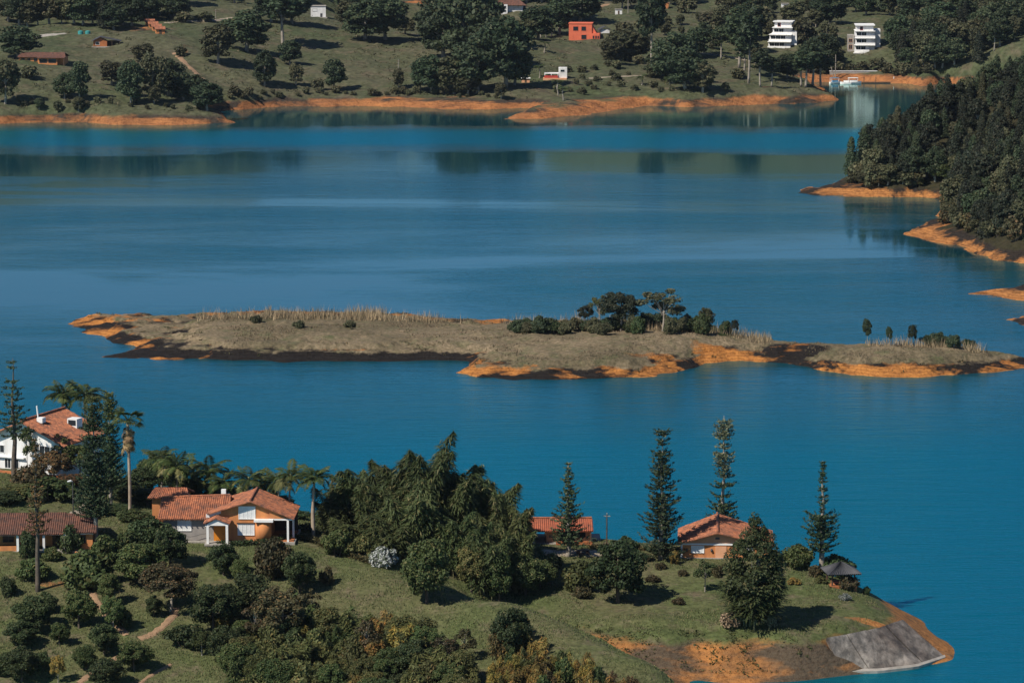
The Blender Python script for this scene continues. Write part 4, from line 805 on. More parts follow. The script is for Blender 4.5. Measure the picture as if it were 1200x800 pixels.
_k = np.clip(1.18 - .62 * np.clip((_v[:, 2] - 4) / 10, 0, 1), .4, 1.2); _v[:, 0] *= _k; _v[:, 1] *= _k; _c.vertices.foreach_set('co', _v.reshape(-1)); _c.update()
G('tallplume', 884, 731, 606, 68, 'feathery_tree', 'tall feathery many stemmed tree before the square orange house', 'tree', leafm='bamboo_leaf')
plant('bamboo2', 'feathery_bush', 'bushy undergrowth of thin pale stems around the tall feathery tree', 'shrub', near.hit(888, 730), 8.0, 8.0, None, None, 'bamboo_leaf')
for px, w in ((856, 26), (902, 18)): G('bush3', px, 733, 716, w, 'dry_brush', 'pale dry brush around the feet of the feathery tree', 'shrub', 'dry brush under the feathery tree', leafm='reed')
G('bush', 936, 664, 638, 36, 'garden_shrub', 'rounded green shrub between the square orange house and gazebo', 'shrub', leafm='green_leaf')
G('bush3', 994, 690, 673, 24, 'garden_shrub', 'dark purple brown shrub on the slope below the gazebo', 'shrub'); G('bush3', 956, 675, 661, 16, 'garden_shrub', 'small dark brown shrub under the pine with a gap', 'shrub')
G('bush2', 991, 702, 694, 14, 'garden_shrub', 'low pale flowering shrub on the bare point lawn', 'shrub', leafm='white_leaf'); G('bush2', 962, 683, 674, 14, 'garden_shrub', 'tiny grey green shrub below the small brown one', 'shrub', leafm='olive_leaf'); G('bush2', 930, 684, 676, 16, 'garden_shrub', 'low yellowish shrub on the open point lawn', 'shrub', leafm='yellow_leaf'); G('bush', 1016, 696, 686, 8, 'garden_shrub', 'tiny dark bush at the edge of the point', 'shrub')
G('bush', 985, 668, 650, 40, 'garden_shrub', 'dark shrub against the gazebo under the pine', 'shrub', D=478)
G('sparse', 826, 693, 655, 26, 'small_tree', 'thin young tree in front of the square orange house', 'tree', leafm='dark_leaf'); G('bush3', 840, 675, 662, 14, 'garden_shrub', 'dark red brown shrub beside the thin young tree', 'shrub')
G('bush', 790, 661, 644, 11, 'topiary', 'clipped yellow green column shrub beside the square orange house', 'shrub', leafm='yellow_leaf')
for px, py, w in ((765, 681, 18), (795, 707, 16), (800, 674, 12), (774, 666, 14), (758, 656, 16), (848, 668, 10)): G('bush3', px, py, py - 8, w, 'flower_bed', 'low dark flower bed planting on the right hand lawn', 'flower bed', 'flower beds on the lawn')
for px, py, pt, w, m in ((395, 651, 620, 34, 'green_leaf'), (425, 654, 627, 36, 'olive_leaf')): G('bush', px, py, pt, w, 'garden_shrub', 'bright green rounded shrub before the bamboo' if px < 400 else 'olive green rounded shrub touching the bamboo grove', 'shrub', leafm=m)
G('bush2', 452, 664, 640, 34, 'white_shrub', 'silvery white leaved shrub at the foot of the bamboo', 'shrub', leafm='white_leaf')
for px, py, pt, w, m in ((552, 672, 640, 38, 'olive_leaf'), (615, 697, 652, 44, 'bamboo_leaf'), (585, 690, 648, 36, 'green_leaf'), (634, 690, 655, 34, 'bamboo_leaf'), (650, 668, 650, 20, 'dark_leaf')):
    G('round2', px, py, pt, w, 'broadleaf_tree', 'small tree at the dark foot of the bamboo grove', 'tree', 'small trees fringing the bamboo grove', leafm=m, D=462 if px < 600 else None)
GP = 'shrubs on the garden slope'
garden = [(40, 738, 695, 52, 'round'), (70, 756, 726, 26, 'round2'), (93, 736, 688, 46, 'round2'), (25, 757, 724, 40, 'round'), (122, 766, 727, 36, 'round'), (158, 786, 748, 46, 'round2'), (100, 784, 752, 32, 'round2'), (124, 806, 768, 46, 'round'), (25, 798, 754, 44, 'round'), (50, 783, 760, 27, 'bush'), (8, 697, 672, 24, 'bush'), (38, 676, 650, 46, 'bush2'),
          (132, 742, 695, 32, 'open'), (128, 708, 668, 30, 'round2'), (180, 722, 694, 22, 'round'), (262, 674, 634, 38, 'round'), (282, 682, 650, 27, 'round2'), (143, 735, 706, 26, 'bush2'), (5, 790, 762, 30, 'bush'), (55, 716, 690, 28, 'bush')]
for px, py, pt, w, k in garden: G(k, px, py, pt + 3, w * .86, 'garden_shrub', ('tall ' if py - pt > 40 else 'small ' if py - pt < 28 else '') + 'dark rounded fruit shrub ' + ('on the garden slope beside the dirt paths' if px > 110 else 'on the garden slope below the veranda house'), 'shrub', GP, leafm='dark_leaf' if k in ('round', 'bush') else 'green_leaf')
G('open', 68, 800, 768, 18, 'small_tree', 'small light yellow green sapling on the garden slope', 'tree', leafm='yellow_leaf'); G('open', 237, 768, 738, 24, 'small_tree', 'small pale green sapling beside the flat dark bush', 'tree')
G('bush', 216, 757, 731, 44, 'garden_shrub', 'wide flat topped dark bush beside the dirt path', 'shrub')
G('bush2', 108, 688, 644, 62, 'garden_shrub', 'broad leafy green shrub below the veranda house', 'shrub', leafm='green_leaf'); G('round2', 165, 684, 636, 58, 'broadleaf_tree', 'wide green tree below the orange and grey house', 'tree'); G('round', 200, 664, 618, 36, 'broadleaf_tree', 'dark glossy round tree touching the grey house wall', 'tree')
G('open', 200, 716, 660, 64, 'broadleaf_tree', 'brown tinged tree at the top of the dirt path', 'tree', leafm='brown_leaf'); G('bush', 322, 674, 630, 42, 'garden_shrub', 'dark purple brown round shrub before the carport', 'shrub', leafm='brown_leaf'); G('round', 351, 694, 646, 36, 'broadleaf_tree', 'small dark forked tree on the open grass below the hedge', 'tree'); G('bush3', 383, 684, 663, 18, 'garden_shrub', 'small dark ball shaped shrub alone on the grass', 'shrub')
G('open', 330, 756, 690, 64, 'broadleaf_tree', 'wide tree with bronze flower heads at the thicket edge', 'tree', leafm='brown_leaf'); G('round', 290, 726, 672, 58, 'broadleaf_tree', 'dark wide tree above the thicket', 'tree'); G('round2', 252, 742, 686, 56, 'broadleaf_tree', 'dark tree beside the path at the thicket corner', 'tree', leafm='dark_leaf')
G('bush2', 259, 738, 714, 20, 'flowering_shrub', 'shrub with bright orange yellow flowers near the path', 'shrub', leafm='yellow_leaf'); G('round', 600, 772, 712, 42, 'broadleaf_tree', 'dark round tree standing among the yellow feathery shrubs', 'tree')
# around the upper left houses
for i, (px, D, pt, w, k, m) in enumerate([(20, 492, 566, 60, 'bush2', 'olive_leaf'), (55, 490, 560, 60, 'bush2', 'green_leaf'), (78, 496, 556, 40, 'open', 'rust_leaf'), (58, 500, 530, 46, 'open', 'rust_leaf'), (30, 498, 545, 40, 'bush3', 'brown_leaf'), (5, 486, 575, 40, 'bush', 'dark_leaf'), (90, 505, 520, 40, 'open', 'green_leaf'), (68, 505, 508, 26, 'sparse', 'olive_leaf'), (28, 506, 498, 20, 'sparse', 'green_leaf')]):
    G(k, px, 0, pt, w, 'garden_shrub', 'leafy shrub in the crowded garden before the white house', 'shrub', 'shrubs before the white house', leafm=m, D=D)
for px, D, pt, w, k in [(185, 512, 528, 46, 'round'), (165, 500, 548, 40, 'round'), (170, 490, 572, 40, 'round2'), (215, 506, 560, 46, 'round'), (240, 508, 566, 50, 'round'), (270, 506, 572, 50, 'round2'), (300, 504, 574, 46, 'round'), (325, 500, 580, 36, 'round'), (195, 484, 590, 36, 'bush2'), (140, 492, 560, 40, 'round'), (130, 484, 590, 44, 'round'), (152, 480, 596, 34, 'bush'), (345, 492, 597, 30, 'bush'), (380, 490, 600, 34, 'bush'), (355, 478, 612, 20, 'bush3')]:
    G(k, px, 0, pt, w, 'broadleaf_tree', 'dark tree in the belt of greenery behind the orange and grey house', 'tree', 'dark trees behind the orange house', leafm='dark_leaf', D=D)
G('bush', 176, 640, 606, 46, 'garden_shrub', 'dark drooping palm like shrub left of the grey wall', 'shrub', leafm='dark_leaf'); G('bush2', 84, 645, 614, 28, 'garden_shrub', 'dark shrub before the veranda house', 'shrub', leafm='dark_leaf'); G('bush', 32, 652, 622, 20, 'garden_shrub', 'small dark shrub against the veranda posts', 'shrub', leafm='dark_leaf')
for px, py, pt, w in ((125, 660, 628, 40), (150, 655, 622, 36), (60, 655, 640, 22)): G('bush2', px, py, pt, w, 'garden_shrub', 'green shrub between the veranda house and the grey walled house', 'shrub', 'shrubs between the houses', leafm='green_leaf')
# the thicket at the foot of the ridge and the yellow feathery slope
def in_poly(px, py, poly):
    c = False; n = len(poly)
    for i in range(n):
        (ax, ay), (bx_, by) = poly[i], poly[(i + 1) % n]
        if (ay > py) != (by > py) and px < (bx_ - ax) * (py - ay) / (by - ay) + ax: c = not c
    return c
def scatter(poly, n, mind, seed):
    r = random.Random(seed); out = []; x0 = min(p[0] for p in poly); x1 = max(p[0] for p in poly); y0 = min(p[1] for p in poly); y1 = max(p[1] for p in poly); k = 0
    while len(out) < n and k < n * 60:
        k += 1; x, y = r.uniform(x0, x1), r.uniform(y0, y1)
        if in_poly(x, y, poly) and all((x - a) ** 2 + ((y - b) * 1.6) ** 2 > mind ** 2 for a, b in out): out.append((x, y))
    return sorted(out, key=lambda q: q[1])
r = random.Random(11)
for px, py in scatter([(262, 775), (300, 742), (370, 735), (470, 756), (520, 770), (545, 805), (555, 850), (290, 850)], 95, 14, 3):
    k, m = r.choice([('feather2', 'olive_leaf'), ('feather2', 'bamboo_leaf'), ('round2', 'green_leaf'), ('round', 'dark_leaf'), ('bush2', 'olive_leaf'), ('open', 'green_leaf'), ('feather', 'olive_leaf'), ('feather2', 'green_leaf'), ('feather', 'yellow_leaf'), ('round2', 'olive_leaf')])
    if px < 330 and m in ('yellow_leaf', 'bamboo_leaf'): k, m = 'round', 'dark_leaf'
    nm, lb = {'feather': ('feathery_shrub', 'tall feathery shrub with light plumes in the mixed thicket'), 'feather2': ('feathery_shrub', 'bushy feathery shrub in the mixed thicket below the ridge'), 'round': ('broadleaf_tree', 'dark round tree in the mixed thicket below the ridge'), 'round2': ('broadleaf_tree', 'mid green round tree in the mixed thicket below the ridge'), 'open': ('broadleaf_tree', 'open crowned tree in the mixed thicket below the ridge'), 'bush2': ('thicket_shrub', 'loose low shrub in the mixed thicket below the ridge')}[k]
    s = r.uniform(.8, 1.25); G(k, px, py, py - 36 * s, 34 * s, nm, lb, 'tree' if 'tree' in nm else 'shrub', 'thicket below the ridge', leafm=m)
for px, py in scatter([(584, 756), (612, 750), (650, 773), (700, 800), (745, 825), (760, 850), (570, 850), (578, 800)], 58, 12, 4):
    k, m = r.choice([('feather', 'yellow_leaf'), ('feather', 'yellow_leaf'), ('feather2', 'olive_leaf'), ('feather', 'rust_leaf'), ('bush2', 'green_leaf'), ('feather2', 'yellow_leaf'), ('feather', 'yellow_leaf')])
    s = r.uniform(.75, 1.2); G(k, px, py, py - 30 * s, 22 * s, 'feathery_shrub', 'yellowish feathery shrub on the slope beside the red clay cut', 'shrub', 'yellow feathery slope', leafm=m)
for px, py, pt, w in ((300, 760, 705, 30), (430, 775, 725, 30), (520, 790, 745, 32), (365, 730, 690, 22), (545, 775, 735, 26)): G('sparse', px, py, pt, w, 'bare_tree', 'thin bare branched tree with pale stems standing in the thicket', 'tree', 'pale stemmed trees in the thicket', leafm='brown_leaf')

# hedges: leafy strips along the terrace edge
def hedge(pts, h, w, label, leafm, n):
    G_ = [Vector(near.hit(x, y)) for x, y in pts]; o3 = G_[0]; t = thing('hedge', label, 'hedge', tuple(o3)); C = []; stem = MB()
    for i in range(n):
        u = random.random() * (len(G_) - 1); k = min(int(u), len(G_) - 2); p = G_[k].lerp(G_[k + 1], u - k); q = (p.x + random.gauss(0, w * .4), p.y + random.gauss(0, w * .4)); C.append((q[0] - o3.x, q[1] - o3.y, float(near.h(*q)) - o3.z + random.random() * h))
    for i in range(len(G_) * 4):
        u = i / (len(G_) * 4) * (len(G_) - 1); k = int(u); p = G_[k].lerp(G_[k + 1], u - k) - o3; z = float(near.h(p.x + o3.x, p.y + o3.y)) - o3.z; stem.tube([(p.x, p.y, z - .3), (p.x + .1, p.y, z + h * .7)], [.04, .02], 4)
    C = np.array(C); V, Q = diamonds(C, rng.normal(size=(n, 3)) + np.array([0, 0, .5]), .28, .2)
    part('foliage', mesh_np('hedge_foliage', V, Q, [M[leafm]]), t); stem.build('stem', M['bark'], t)
hedge([(332, 633), (352, 632), (370, 636), (395, 648), (420, 656), (447, 665)], .8, .7, 'low dark brown hedge curving down the ridge from the carport', 'brown_leaf', 3400)
hedge([(255, 639), (285, 639), (310, 637), (332, 634)], .7, .6, 'low dark clipped hedge before the orange wall', 'dark_leaf', 1500)
hedge([(690, 642), (730, 643), (765, 645), (800, 646)], .6, .5, 'low reddish hedge along the water side of the lawn', 'rust_leaf', 1300)

# dirt paths draped on the slope
def path(pts, w, name, mat='dirt', near=near):
    mb = MB(); g = []
    for i in range(len(pts) - 1):
        for k in range(6):
            f = k / 6; g.append(near.hit(pts[i][0] * (1 - f) + pts[i + 1][0] * f, pts[i][1] * (1 - f) + pts[i + 1][1] * f))
    L = []
    for i, p in enumerate(g):
        q = Vector(g[min(i + 1, len(g) - 1)]) - Vector(g[max(i - 1, 0)]); s = Vector((-q.y, q.x, 0)).normalized() * w * (.75 + .5 * random.random()) / 2
        L.append([(p[0] + s.x * m, p[1] + s.y * m, float(near.h(p[0] + s.x * m, p[1] + s.y * m)) + (.10 if abs(m) < .9 else -.05)) for m in (-1, -.5, 0, .5, 1)])
    for i in range(len(L) - 1):
        for k in range(4): mb.quad(L[i][k], L[i + 1][k], L[i + 1][k + 1], L[i][k + 1])
    o = mb.build(name, M[mat]); o['kind'] = 'structure'
path([(205, 712), (204, 720), (192, 733), (176, 744), (160, 749)], 1.3, 'dirt_path'); path([(149, 744), (136, 732), (120, 716), (106, 690)], 1.1, 'dirt_path'); path([(140, 768), (112, 786), (88, 803)], 1.1, 'dirt_path'); path([(272, 757), (277, 775), (284, 803)], 1.0, 'dirt_path'); path([(200, 778), (175, 792), (160, 803)], .8, 'dirt_path')
path([(632, 647), (660, 648), (690, 648), (712, 647)], 4.0, 'gravel_yard', 'stone'); path([(84, 604), (98, 596), (106, 585)], 2.0, 'garden_path', 'stone')

# poles, lamp, gnarled bits
g = near.hit(711, 648); tp = thing('power_pole', 'dark slender power pole standing on the lawn before the lake', 'pole', g); h = at_D(711, 602, g[1])[2] - g[2]
MB().tube([(0, 0, -.5), (0, 0, h)], [.12, .08], 8).build('shaft', M['timber'], tp); MB().box(-.5, .5, -.05, .05, h - .35, h - .25).box(-.08, .08, -.08, .08, h, h + .15).build('crossarm', M['concrete'], tp)
g = near.hit(86, 606); tp = thing('street_lamp', 'dark lamp post with pale head beside the garden path', 'lamp post', g); h = at_D(86, 564, g[1])[2] - g[2]
MB().tube([(0, 0, -.4), (0, 0, h)], [.09, .06], 8).build('post', M['metal'], tp); MB().tube([(0, 0, h), (-.25, -.1, h + .12), (-.7, -.25, h + .05)], [.05, .16, .12], 6).build('lamp_head', M['white_paint'], tp)
for px, py, lb in ((700, 650, 'wooden picnic bench beside the short cone shaped pine'),):
    g = near.hit(683, 650); t = thing('picnic_bench', lb, 'bench', g, .3); bx('top', 'timber', t, -.9, .9, -.35, .35, .7, .78); bx('seat', 'timber', t, -.9, .9, -.8, -.5, .42, .48); bx('seat', 'timber', t, -.9, .9, .5, .8, .42, .48)
    for x in (-.7, .7): bx('leg', 'timber', t, x - .05, x + .05, -.75, .75, -.1, .72)
# rough grass standing up from the near slopes (uncountable)
def grass_field(name, ter, n, xr, yr, cond, h, w, mat, label, seed):
    q = np.random.default_rng(seed); x = q.uniform(*xr, n); y = q.uniform(*yr, n); z = ter.h(x, y); k = cond(x, y, z); x, y, z = x[k], y[k], z[k]; m = len(x)
    a = q.uniform(0, 3.14, m); hh = h * q.uniform(.45, 1.2, m) * (1 + 1.5 * fbm(x / 3.5, y / 3.5, seed + 100)); ww = w * q.uniform(.6, 1.4, m); lx, ly = q.normal(size=m) * .25 * hh, q.normal(size=m) * .25 * hh
    V = np.stack([np.stack([x - np.cos(a) * ww, y - np.sin(a) * ww, z - .05], 1), np.stack([x + np.cos(a) * ww, y + np.sin(a) * ww, z - .05], 1), np.stack([x + lx, y + ly, z + hh], 1)], 1).reshape(-1, 3)
    o = bpy.data.objects.new(name, mesh_np(name, V, np.arange(3 * m).reshape(-1, 3), [M[mat]])); col.objects.link(o); o['kind'] = 'stuff'; o['label'] = label; o['category'] = 'grass'
grass_field('grass', near, 260000, (-80, 70), (400, 505), lambda x, y, z: (z > 4.6) & (fbm(x / 5, y / 5, 51) > -.12), .20, .09, 'grass_blade', 'short rough grass covering the near slopes', 2)

# ================================================================== island
isl_mask = lambda lo, d0: (lambda x, y, z: z > lo + 1.0 * fbm(x / 6, y / 6, 61))
def crest(x): return np.interp(x, [-100, -73, -70, -30, 0, 30, 55, 60, 66, 75, 100], [900, 900, 748, 746, 742, 724, 714, 900, 900, 707, 702])
grass_field('reed_bed', isle, 110000, (-92, 105), (690, 790), lambda x, y, z: (z > 2.3) & (y > crest(x) + 6 * fbm(x / 7, y / 7, 71)) & (fbm(x / 4, y / 4, 72) > -.2), 2.0, .06, 'reed', 'tall dry reeds standing along the crest of the island', 5)
grass_field('dry_grass', isle, 90000, (-100, 108), (680, 790), lambda x, y, z: (z > 1.9 + 1.2 * fbm(x / 6, y / 6, 61)) & (fbm(x / 9, y / 5, 73) > .03), .30, .12, 'reed_low', 'short dry matted grass on the island', 6)
I = lambda *a, **k: grow(isle, *a, **k)
r = random.Random(21)
I('open', 727, 388, 343, 46, 'broadleaf_tree', 'broad dark tree on the island beside the two stemmed pale one', 'tree', leafm='far_dark'); I('sparse', 702, 384, 346, 20, 'broadleaf_tree', 'thin pale tree leaning on the broad dark island tree', 'tree', leafm='olive_leaf')
I('sparse', 776, 388, 339, 50, 'broadleaf_tree', 'tall grey green tree with pale stems, highest on the island', 'tree', leafm='far_olive'); I('open', 686, 381, 357, 18, 'small_tree', 'small umbrella shaped tree at the bushy island crest', 'tree', leafm='far_dark'); I('open', 828, 386, 357, 18, 'small_tree', 'small upright tree at the right end of the island bushes', 'tree', leafm='far_olive'); I('open', 861, 390, 371, 9, 'small_tree', 'tiny tree alone among reeds right of the bushes', 'tree', leafm='far_dark')
for i in range(46):
    px = 606 + 250 * i / 46 + r.uniform(-4, 4); big = 745 < px < 830; I('bush' if i % 2 else 'bush2', px, r.uniform(382, 392), (373 if not big else 369) + r.uniform(-4, 5) + (5 if px > 840 else 0), r.uniform(14, 24), 'island_bush', 'dark green bush in the thick row on the island crest', 'shrub', 'bushes on the island crest', leafm=r.choice(['far_leaf', 'far_olive', 'dark_leaf']))
for px, pt, w, lb in ((1016, 373, 8, 'slim young tree with white stem on the low island end'), (1042, 381, 6, 'tiny slim shrub beside the white stemmed young tree'), (1069, 378, 8, 'small upright shrub in the middle of the low island end')): I('open', px, 404, pt, w * 1.3, 'small_tree', lb, 'tree', leafm='far_leaf')
for px, pt, w in ((1088, 391, 20), (1100, 389, 20), (1118, 389, 18), (1134, 393, 18), (1110, 393, 16)): I('bush', px, 404, pt, w, 'island_bush', 'dark bush in the grass of the low island end', 'shrub', 'bushes on the low island end', leafm='far_leaf')
for px, py in ((350, 384), (300, 378), (410, 384)): I('bush3', px, py, py - 9, 14, 'island_bush', 'low olive bush among the tall reeds', 'shrub', 'bushes among the island reeds', leafm='far_olive')

# ================================================================== wooded headland
H = lambda *a, **k: grow(head, *a, **k)
cnt = 0; q = np.random.default_rng(33); tries = 0; placed = []
while cnt < 420 and tries < 16000:
    tries += 1; x = q.uniform(92, 200); y = q.uniform(880, 1150); z = float(head.h(x, y))
    px = 600 + x / (y * 1.0108) * FPX
    if z < 3.3 or px > 1260 or any((x - a) ** 2 + (y - b) ** 2 < 13 for a, b in placed): continue
    placed.append((x, y)); cnt += 1; k = q.choice(['farcone', 'farround', 'farcol', 'farround2', 'farround2', 'farcone']); h = {'farcone': 10.5, 'farcol': 11, 'farround': 8.5, 'farround2': 9}[str(k)] * q.uniform(.7, 1.3)
    plant(str(k), 'pine_tree' if 'c' in str(k) else 'woodland_tree', {'farcone': 'dark conifer in the dense wood covering the headland', 'farcol': 'tall narrow conifer in the dense wood covering the headland', 'farround': 'dark round tree in the dense wood covering the headland', 'farround2': 'olive round tree in the dense wood covering the headland'}[str(k)], 'tree', (x, y, z), h, None, None, 'headland wood', ['far_dark', 'far_dark', 'far_dark', 'far_leaf', 'far_olive'][int(q.integers(0, 5))], .3)
for px, py in scatter([(1000, 212), (1100, 208), (1105, 218), (1000, 220)], 18, 4, 9) + scatter([(1110, 248), (1150, 262), (1200, 278), (1210, 290), (1150, 276), (1105, 262)], 26, 5, 10):
    H(r.choice(['farbush', 'farround2']), px, py, py - r.uniform(12, 26), r.uniform(14, 24), 'shore_tree', 'grey brown scrubby tree above the bare clay shore of the headland', 'tree', 'scrub along the headland shore', leafm=r.choice(['far_olive', 'brown_leaf', 'far_olive']))
H('farround', 1107, 212, 190, 26, 'broadleaf_tree', 'bright green rounded tree above the headland shore', 'tree', leafm='green_leaf')
for px, py, pt in ((1186, 246, 210), (1181, 275, 262), (1142, 262, 248), (1060, 216, 200), (1130, 240, 212)): H('sparse', px, py, pt, 14, 'bare_tree', 'pale trunked bare tree at the edge of the headland wood', 'tree', 'pale trees on the headland', leafm='far_olive')

# ================================================================== far shore: buildings
def far_house(name, label, px, py, rz=0, sink=0): g = far.hit(px, py); return thing(name, label, 'house', (g[0], g[1], g[2] - sink), rz)
def ribbon(par, xs, y, z0, z1, frame='white_paint', pane='glass'):
    for x0, x1 in xs: window(par, x0, x1, y, z0, z1, frame, 1, pane)
t = far_house('house', 'long low orange house with brown tile roof on the far left slope', 49, 74, R(-4)); bx('wall', 'orange_wall', t, -9, 9, 0, 7, -3, 2.3); bx('front_wing', 'orange_wall', t, -1, 6.5, -2.2, 0, -3, 2.2)
mb = MB(); mb.roof((-9.6, -.8, 2.3), (9.6, -.8, 2.3), (8.5, 3.5, 3.9), (-8.5, 3.5, 3.9), pitch=.6, rows=.8); mb.roof((9.6, 7.8, 2.3), (-9.6, 7.8, 2.3), (-8.5, 3.5, 3.9), (8.5, 3.5, 3.9), pitch=.6, rows=.8); mb.build('roof', M['tile_brown'], t); mb = MB(); mb.roof((-1.4, -3.2, 2.2), (9.6, -3.2, 2.2), (9.6, .2, 2.7), (-1.4, .2, 2.7), pitch=.6, rows=.8).build('porch_roof', M['tile_brown'], t)
ribbon(t, ((-8, -6.8), (-5.6, -4.6), (-3, -1.8)), 0, .7, 1.8, 'timber'); ribbon(t, ((-.4, 2.4), (3.2, 6)), -2.2, .3, 1.7, 'timber'); bx('post', 'timber', t, 9.1, 9.35, -3, -2.75, -1, 2.2)
t = far_house('house', 'small reddish hut with dark blue grey roof on the far slope', 124, 55, R(5)); bx('wall', 'clay_bare', t, -5, .5, 0, 5, -2, 2.3); MB().prism([(-5, 2.3), (.5, 2.3), (-2.4, 3.7)], .0, 4.9).build('gable_wall', M['clay_bare'], t); bx('deck', 'concrete', t, -5.6, 6.2, -1.6, 5.4, -2.2, .1); bx('back_wall', 'timber', t, .5, 5.5, 4, 4.9, .1, 2.2)
mb = MB(); mb.roof((-5.8, 5.6, 2.2), (-5.8, -.7, 2.2), (-2.2, -.7, 4.0), (-2.2, 5.6, 4.0), pitch=.8, rows=1); mb.roof((6.2, -.7, 2.2), (6.2, 5.6, 2.2), (-2.2, 5.6, 4.0), (-2.2, -.7, 4.0), pitch=.8, rows=1); mb.build('roof', M['dark_roof'], t)
for x in (2.5, 5.6): bx('post', 'timber', t, x - .12, x + .12, -.5, -.3, .1, 2.3)
ribbon(t, ((-4, -2.6),), 0, .8, 1.8)
for i, (px, py, lb) in enumerate(((176, 31, 'top small orange roofed cabin in the stepped row of four'), (180, 34, 'second small orange roofed cabin in the stepped row, next to the top'), (184, 37, 'third small orange roofed cabin in the stepped row of four'), (188, 40, 'lowest small orange cabin in the stepped row, its whole front showing'))):
    t = far_house('cabin', lb, px, py, R(10)); t['category'] = 'cabin'; bx('wall', 'orange_wall', t, -1.8, 1.8, 0, 3.5, -1.6, 2.0); mb = MB(); mb.roof((-2.2, -.5, 1.9), (2.2, -.5, 1.9), (2.2, 2.2, 2.9), (-2.2, 2.2, 2.9), pitch=.5, rows=.7); mb.roof((2.2, 4.2, 1.9), (-2.2, 4.2, 1.9), (-2.2, 2.2, 2.9), (2.2, 2.2, 2.9), pitch=.5, rows=.7); mb.build('roof', M['tile'], t); bx('door', 'timber', t, -.5, .5, -.08, .0, 0, 1.7)
t = far_house('water_tank', 'turquoise plastic tanks beside the small hut', 99, 40); t['category'] = 'tank'; [MB().tube([(x, 0, -.5), (x, 0, 1.1), (x, 0, 1.35)], [1.1, 1.1, .4], 12).build('tank', M['teal'], t) for x in (-1.6, 1.4)]
t = far_house('house', 'plain white box shaped house on the hill crest', 373, 20, R(3)); bx('wall', 'white_wall', t, -3.5, 3.5, 0, 6, -1.5, 4.9); bx('roof_slab', 'concrete', t, -3.7, 3.7, -.3, 6.2, 4.9, 5.15); ribbon(t, ((-2.6, -.6),), 0, 2.6, 3.8, 'concrete', 'shutter'); bx('door', 'metal', t, .9, 1.9, -.06, .0, -.2, 1.6); bx('steps', 'concrete', t, .5, 4.2, -1.2, -.1, -1.5, -.1)
t = far_house('house', 'white house with wide brown hipped roof at the top of the hill', 597, 14, R(-3)); bx('wall', 'white_wall', t, -6, 6, 0, 8, -2, 3.2); bx('porch', 'white_wall', t, -4.5, -.8, -2, 0, -2, 3.4); ribbon(t, ((-4.1, -3.1), (-2.4, -1.4)), -2, .0, .9); ribbon(t, ((-4.1, -3.1), (-2.4, -1.4)), -2, 1.6, 2.8); mb = MB(); mb.roof((-8, -1.5, 3.0), (8, -1.5, 3.0), (4, 4, 5.6), (-4, 4, 5.6), pitch=.8, rows=1); mb.roof((8, 9.5, 3.0), (-8, 9.5, 3.0), (-4, 4, 5.6), (4, 4, 5.6), pitch=.8, rows=1); mb.build('roof', M['tile_brown'], t)
t = far_house('house', 'bright red flat roofed two storey house on the lawn', 684, 47, R(-6)); bx('wall', 'red_wall', t, -6.5, 3.6, 0, 7, -2, 7.0); bx('side_wing', 'red_wall', t, 3.6, 7.0, -.6, 6, -2, 2.9); bx('parapet', 'red_wall', t, -6.7, 3.8, -.2, 7.2, 7.0, 7.35); ribbon(t, ((-4.6, -2.4), (-1, 1)), 0, 4.0, 5.8, 'red_wall'); ribbon(t, ((-1, 1.2),), 0, .3, 2.2, 'red_wall'); ribbon(t, ((4, 4.7), (5.1, 5.8), (6.1, 6.7)), -.6, .6, 1.9, 'red_wall')
MB().prism([(3.6, 2.9), (5.6, 2.9), (3.6, 6.2)], .5, 6).build('buttress', M['red_wall'], t)
t = far_house('hut', 'dark roofed hut beside the bright red house', 709, 39, R(5)); t['category'] = 'hut'; bx('wall', 'white_wall', t, -2, 2, 0, 4, -1.5, 1.6); mb = MB(); mb.roof((-3, 5, 1.3), (-3, -.6, 1.3), (0, -.6, 2.9), (0, 5, 2.9), pitch=.8, rows=1); mb.roof((3, -.6, 1.3), (3, 5, 1.3), (0, 5, 2.9), (0, -.6, 2.9), pitch=.8, rows=1); mb.build('roof', M['dark_roof'], t)
t = far_house('boathouse', 'small white lakeside pavilion with purple railing', 651, 93, R(-2)); bx('base', 'peach_wall', t, -5, 4.5, -.5, 4, -2, .5); bx('tower', 'white_wall', t, 1.2, 4.6, .3, 4, .4, 4.6); bx('roof_deck', 'white_wall', t, -4.5, 1.2, .2, 4, 2.1, 2.45); bx('rail', 'red_paint', t, -4.5, 1.0, -.3, -.15, .5, 1.5)
for x in (-4.3, -1.7, 1.0): bx('post', 'white_paint', t, x - .12, x + .12, 0, .2, .5, 2.1)
ribbon(t, ((2, 3.6),), .3, 2.9, 3.8)
t = far_house('shed', 'tiny pale shed beside the dark grove on the shore', 616, 97); t['category'] = 'shed'; bx('wall', 'peach_wall', t, -1.6, 1.6, 0, 2.5, -1, 1.6); bx('roof', 'white_paint', t, -1.9, 1.9, -.4, 2.8, 1.6, 1.85); bx('door', 'timber', t, -.4, .4, -.05, .0, 0, 1.4)
t = far_house('house', 'small orange gabled house high among the trees', 779, 10); bx('wall', 'orange_wall', t, -1.8, 1.8, 0, 3, -1.5, 2.4); mb = MB(); mb.roof((-2.3, 3.5, 2.2), (-2.3, -.4, 2.2), (0, -.4, 3.3), (0, 3.5, 3.3), pitch=.6, rows=.8); mb.roof((2.3, -.4, 2.2), (2.3, 3.5, 2.2), (0, 3.5, 3.3), (0, -.4, 3.3), pitch=.6, rows=.8); mb.build('roof', M['tile'], t)
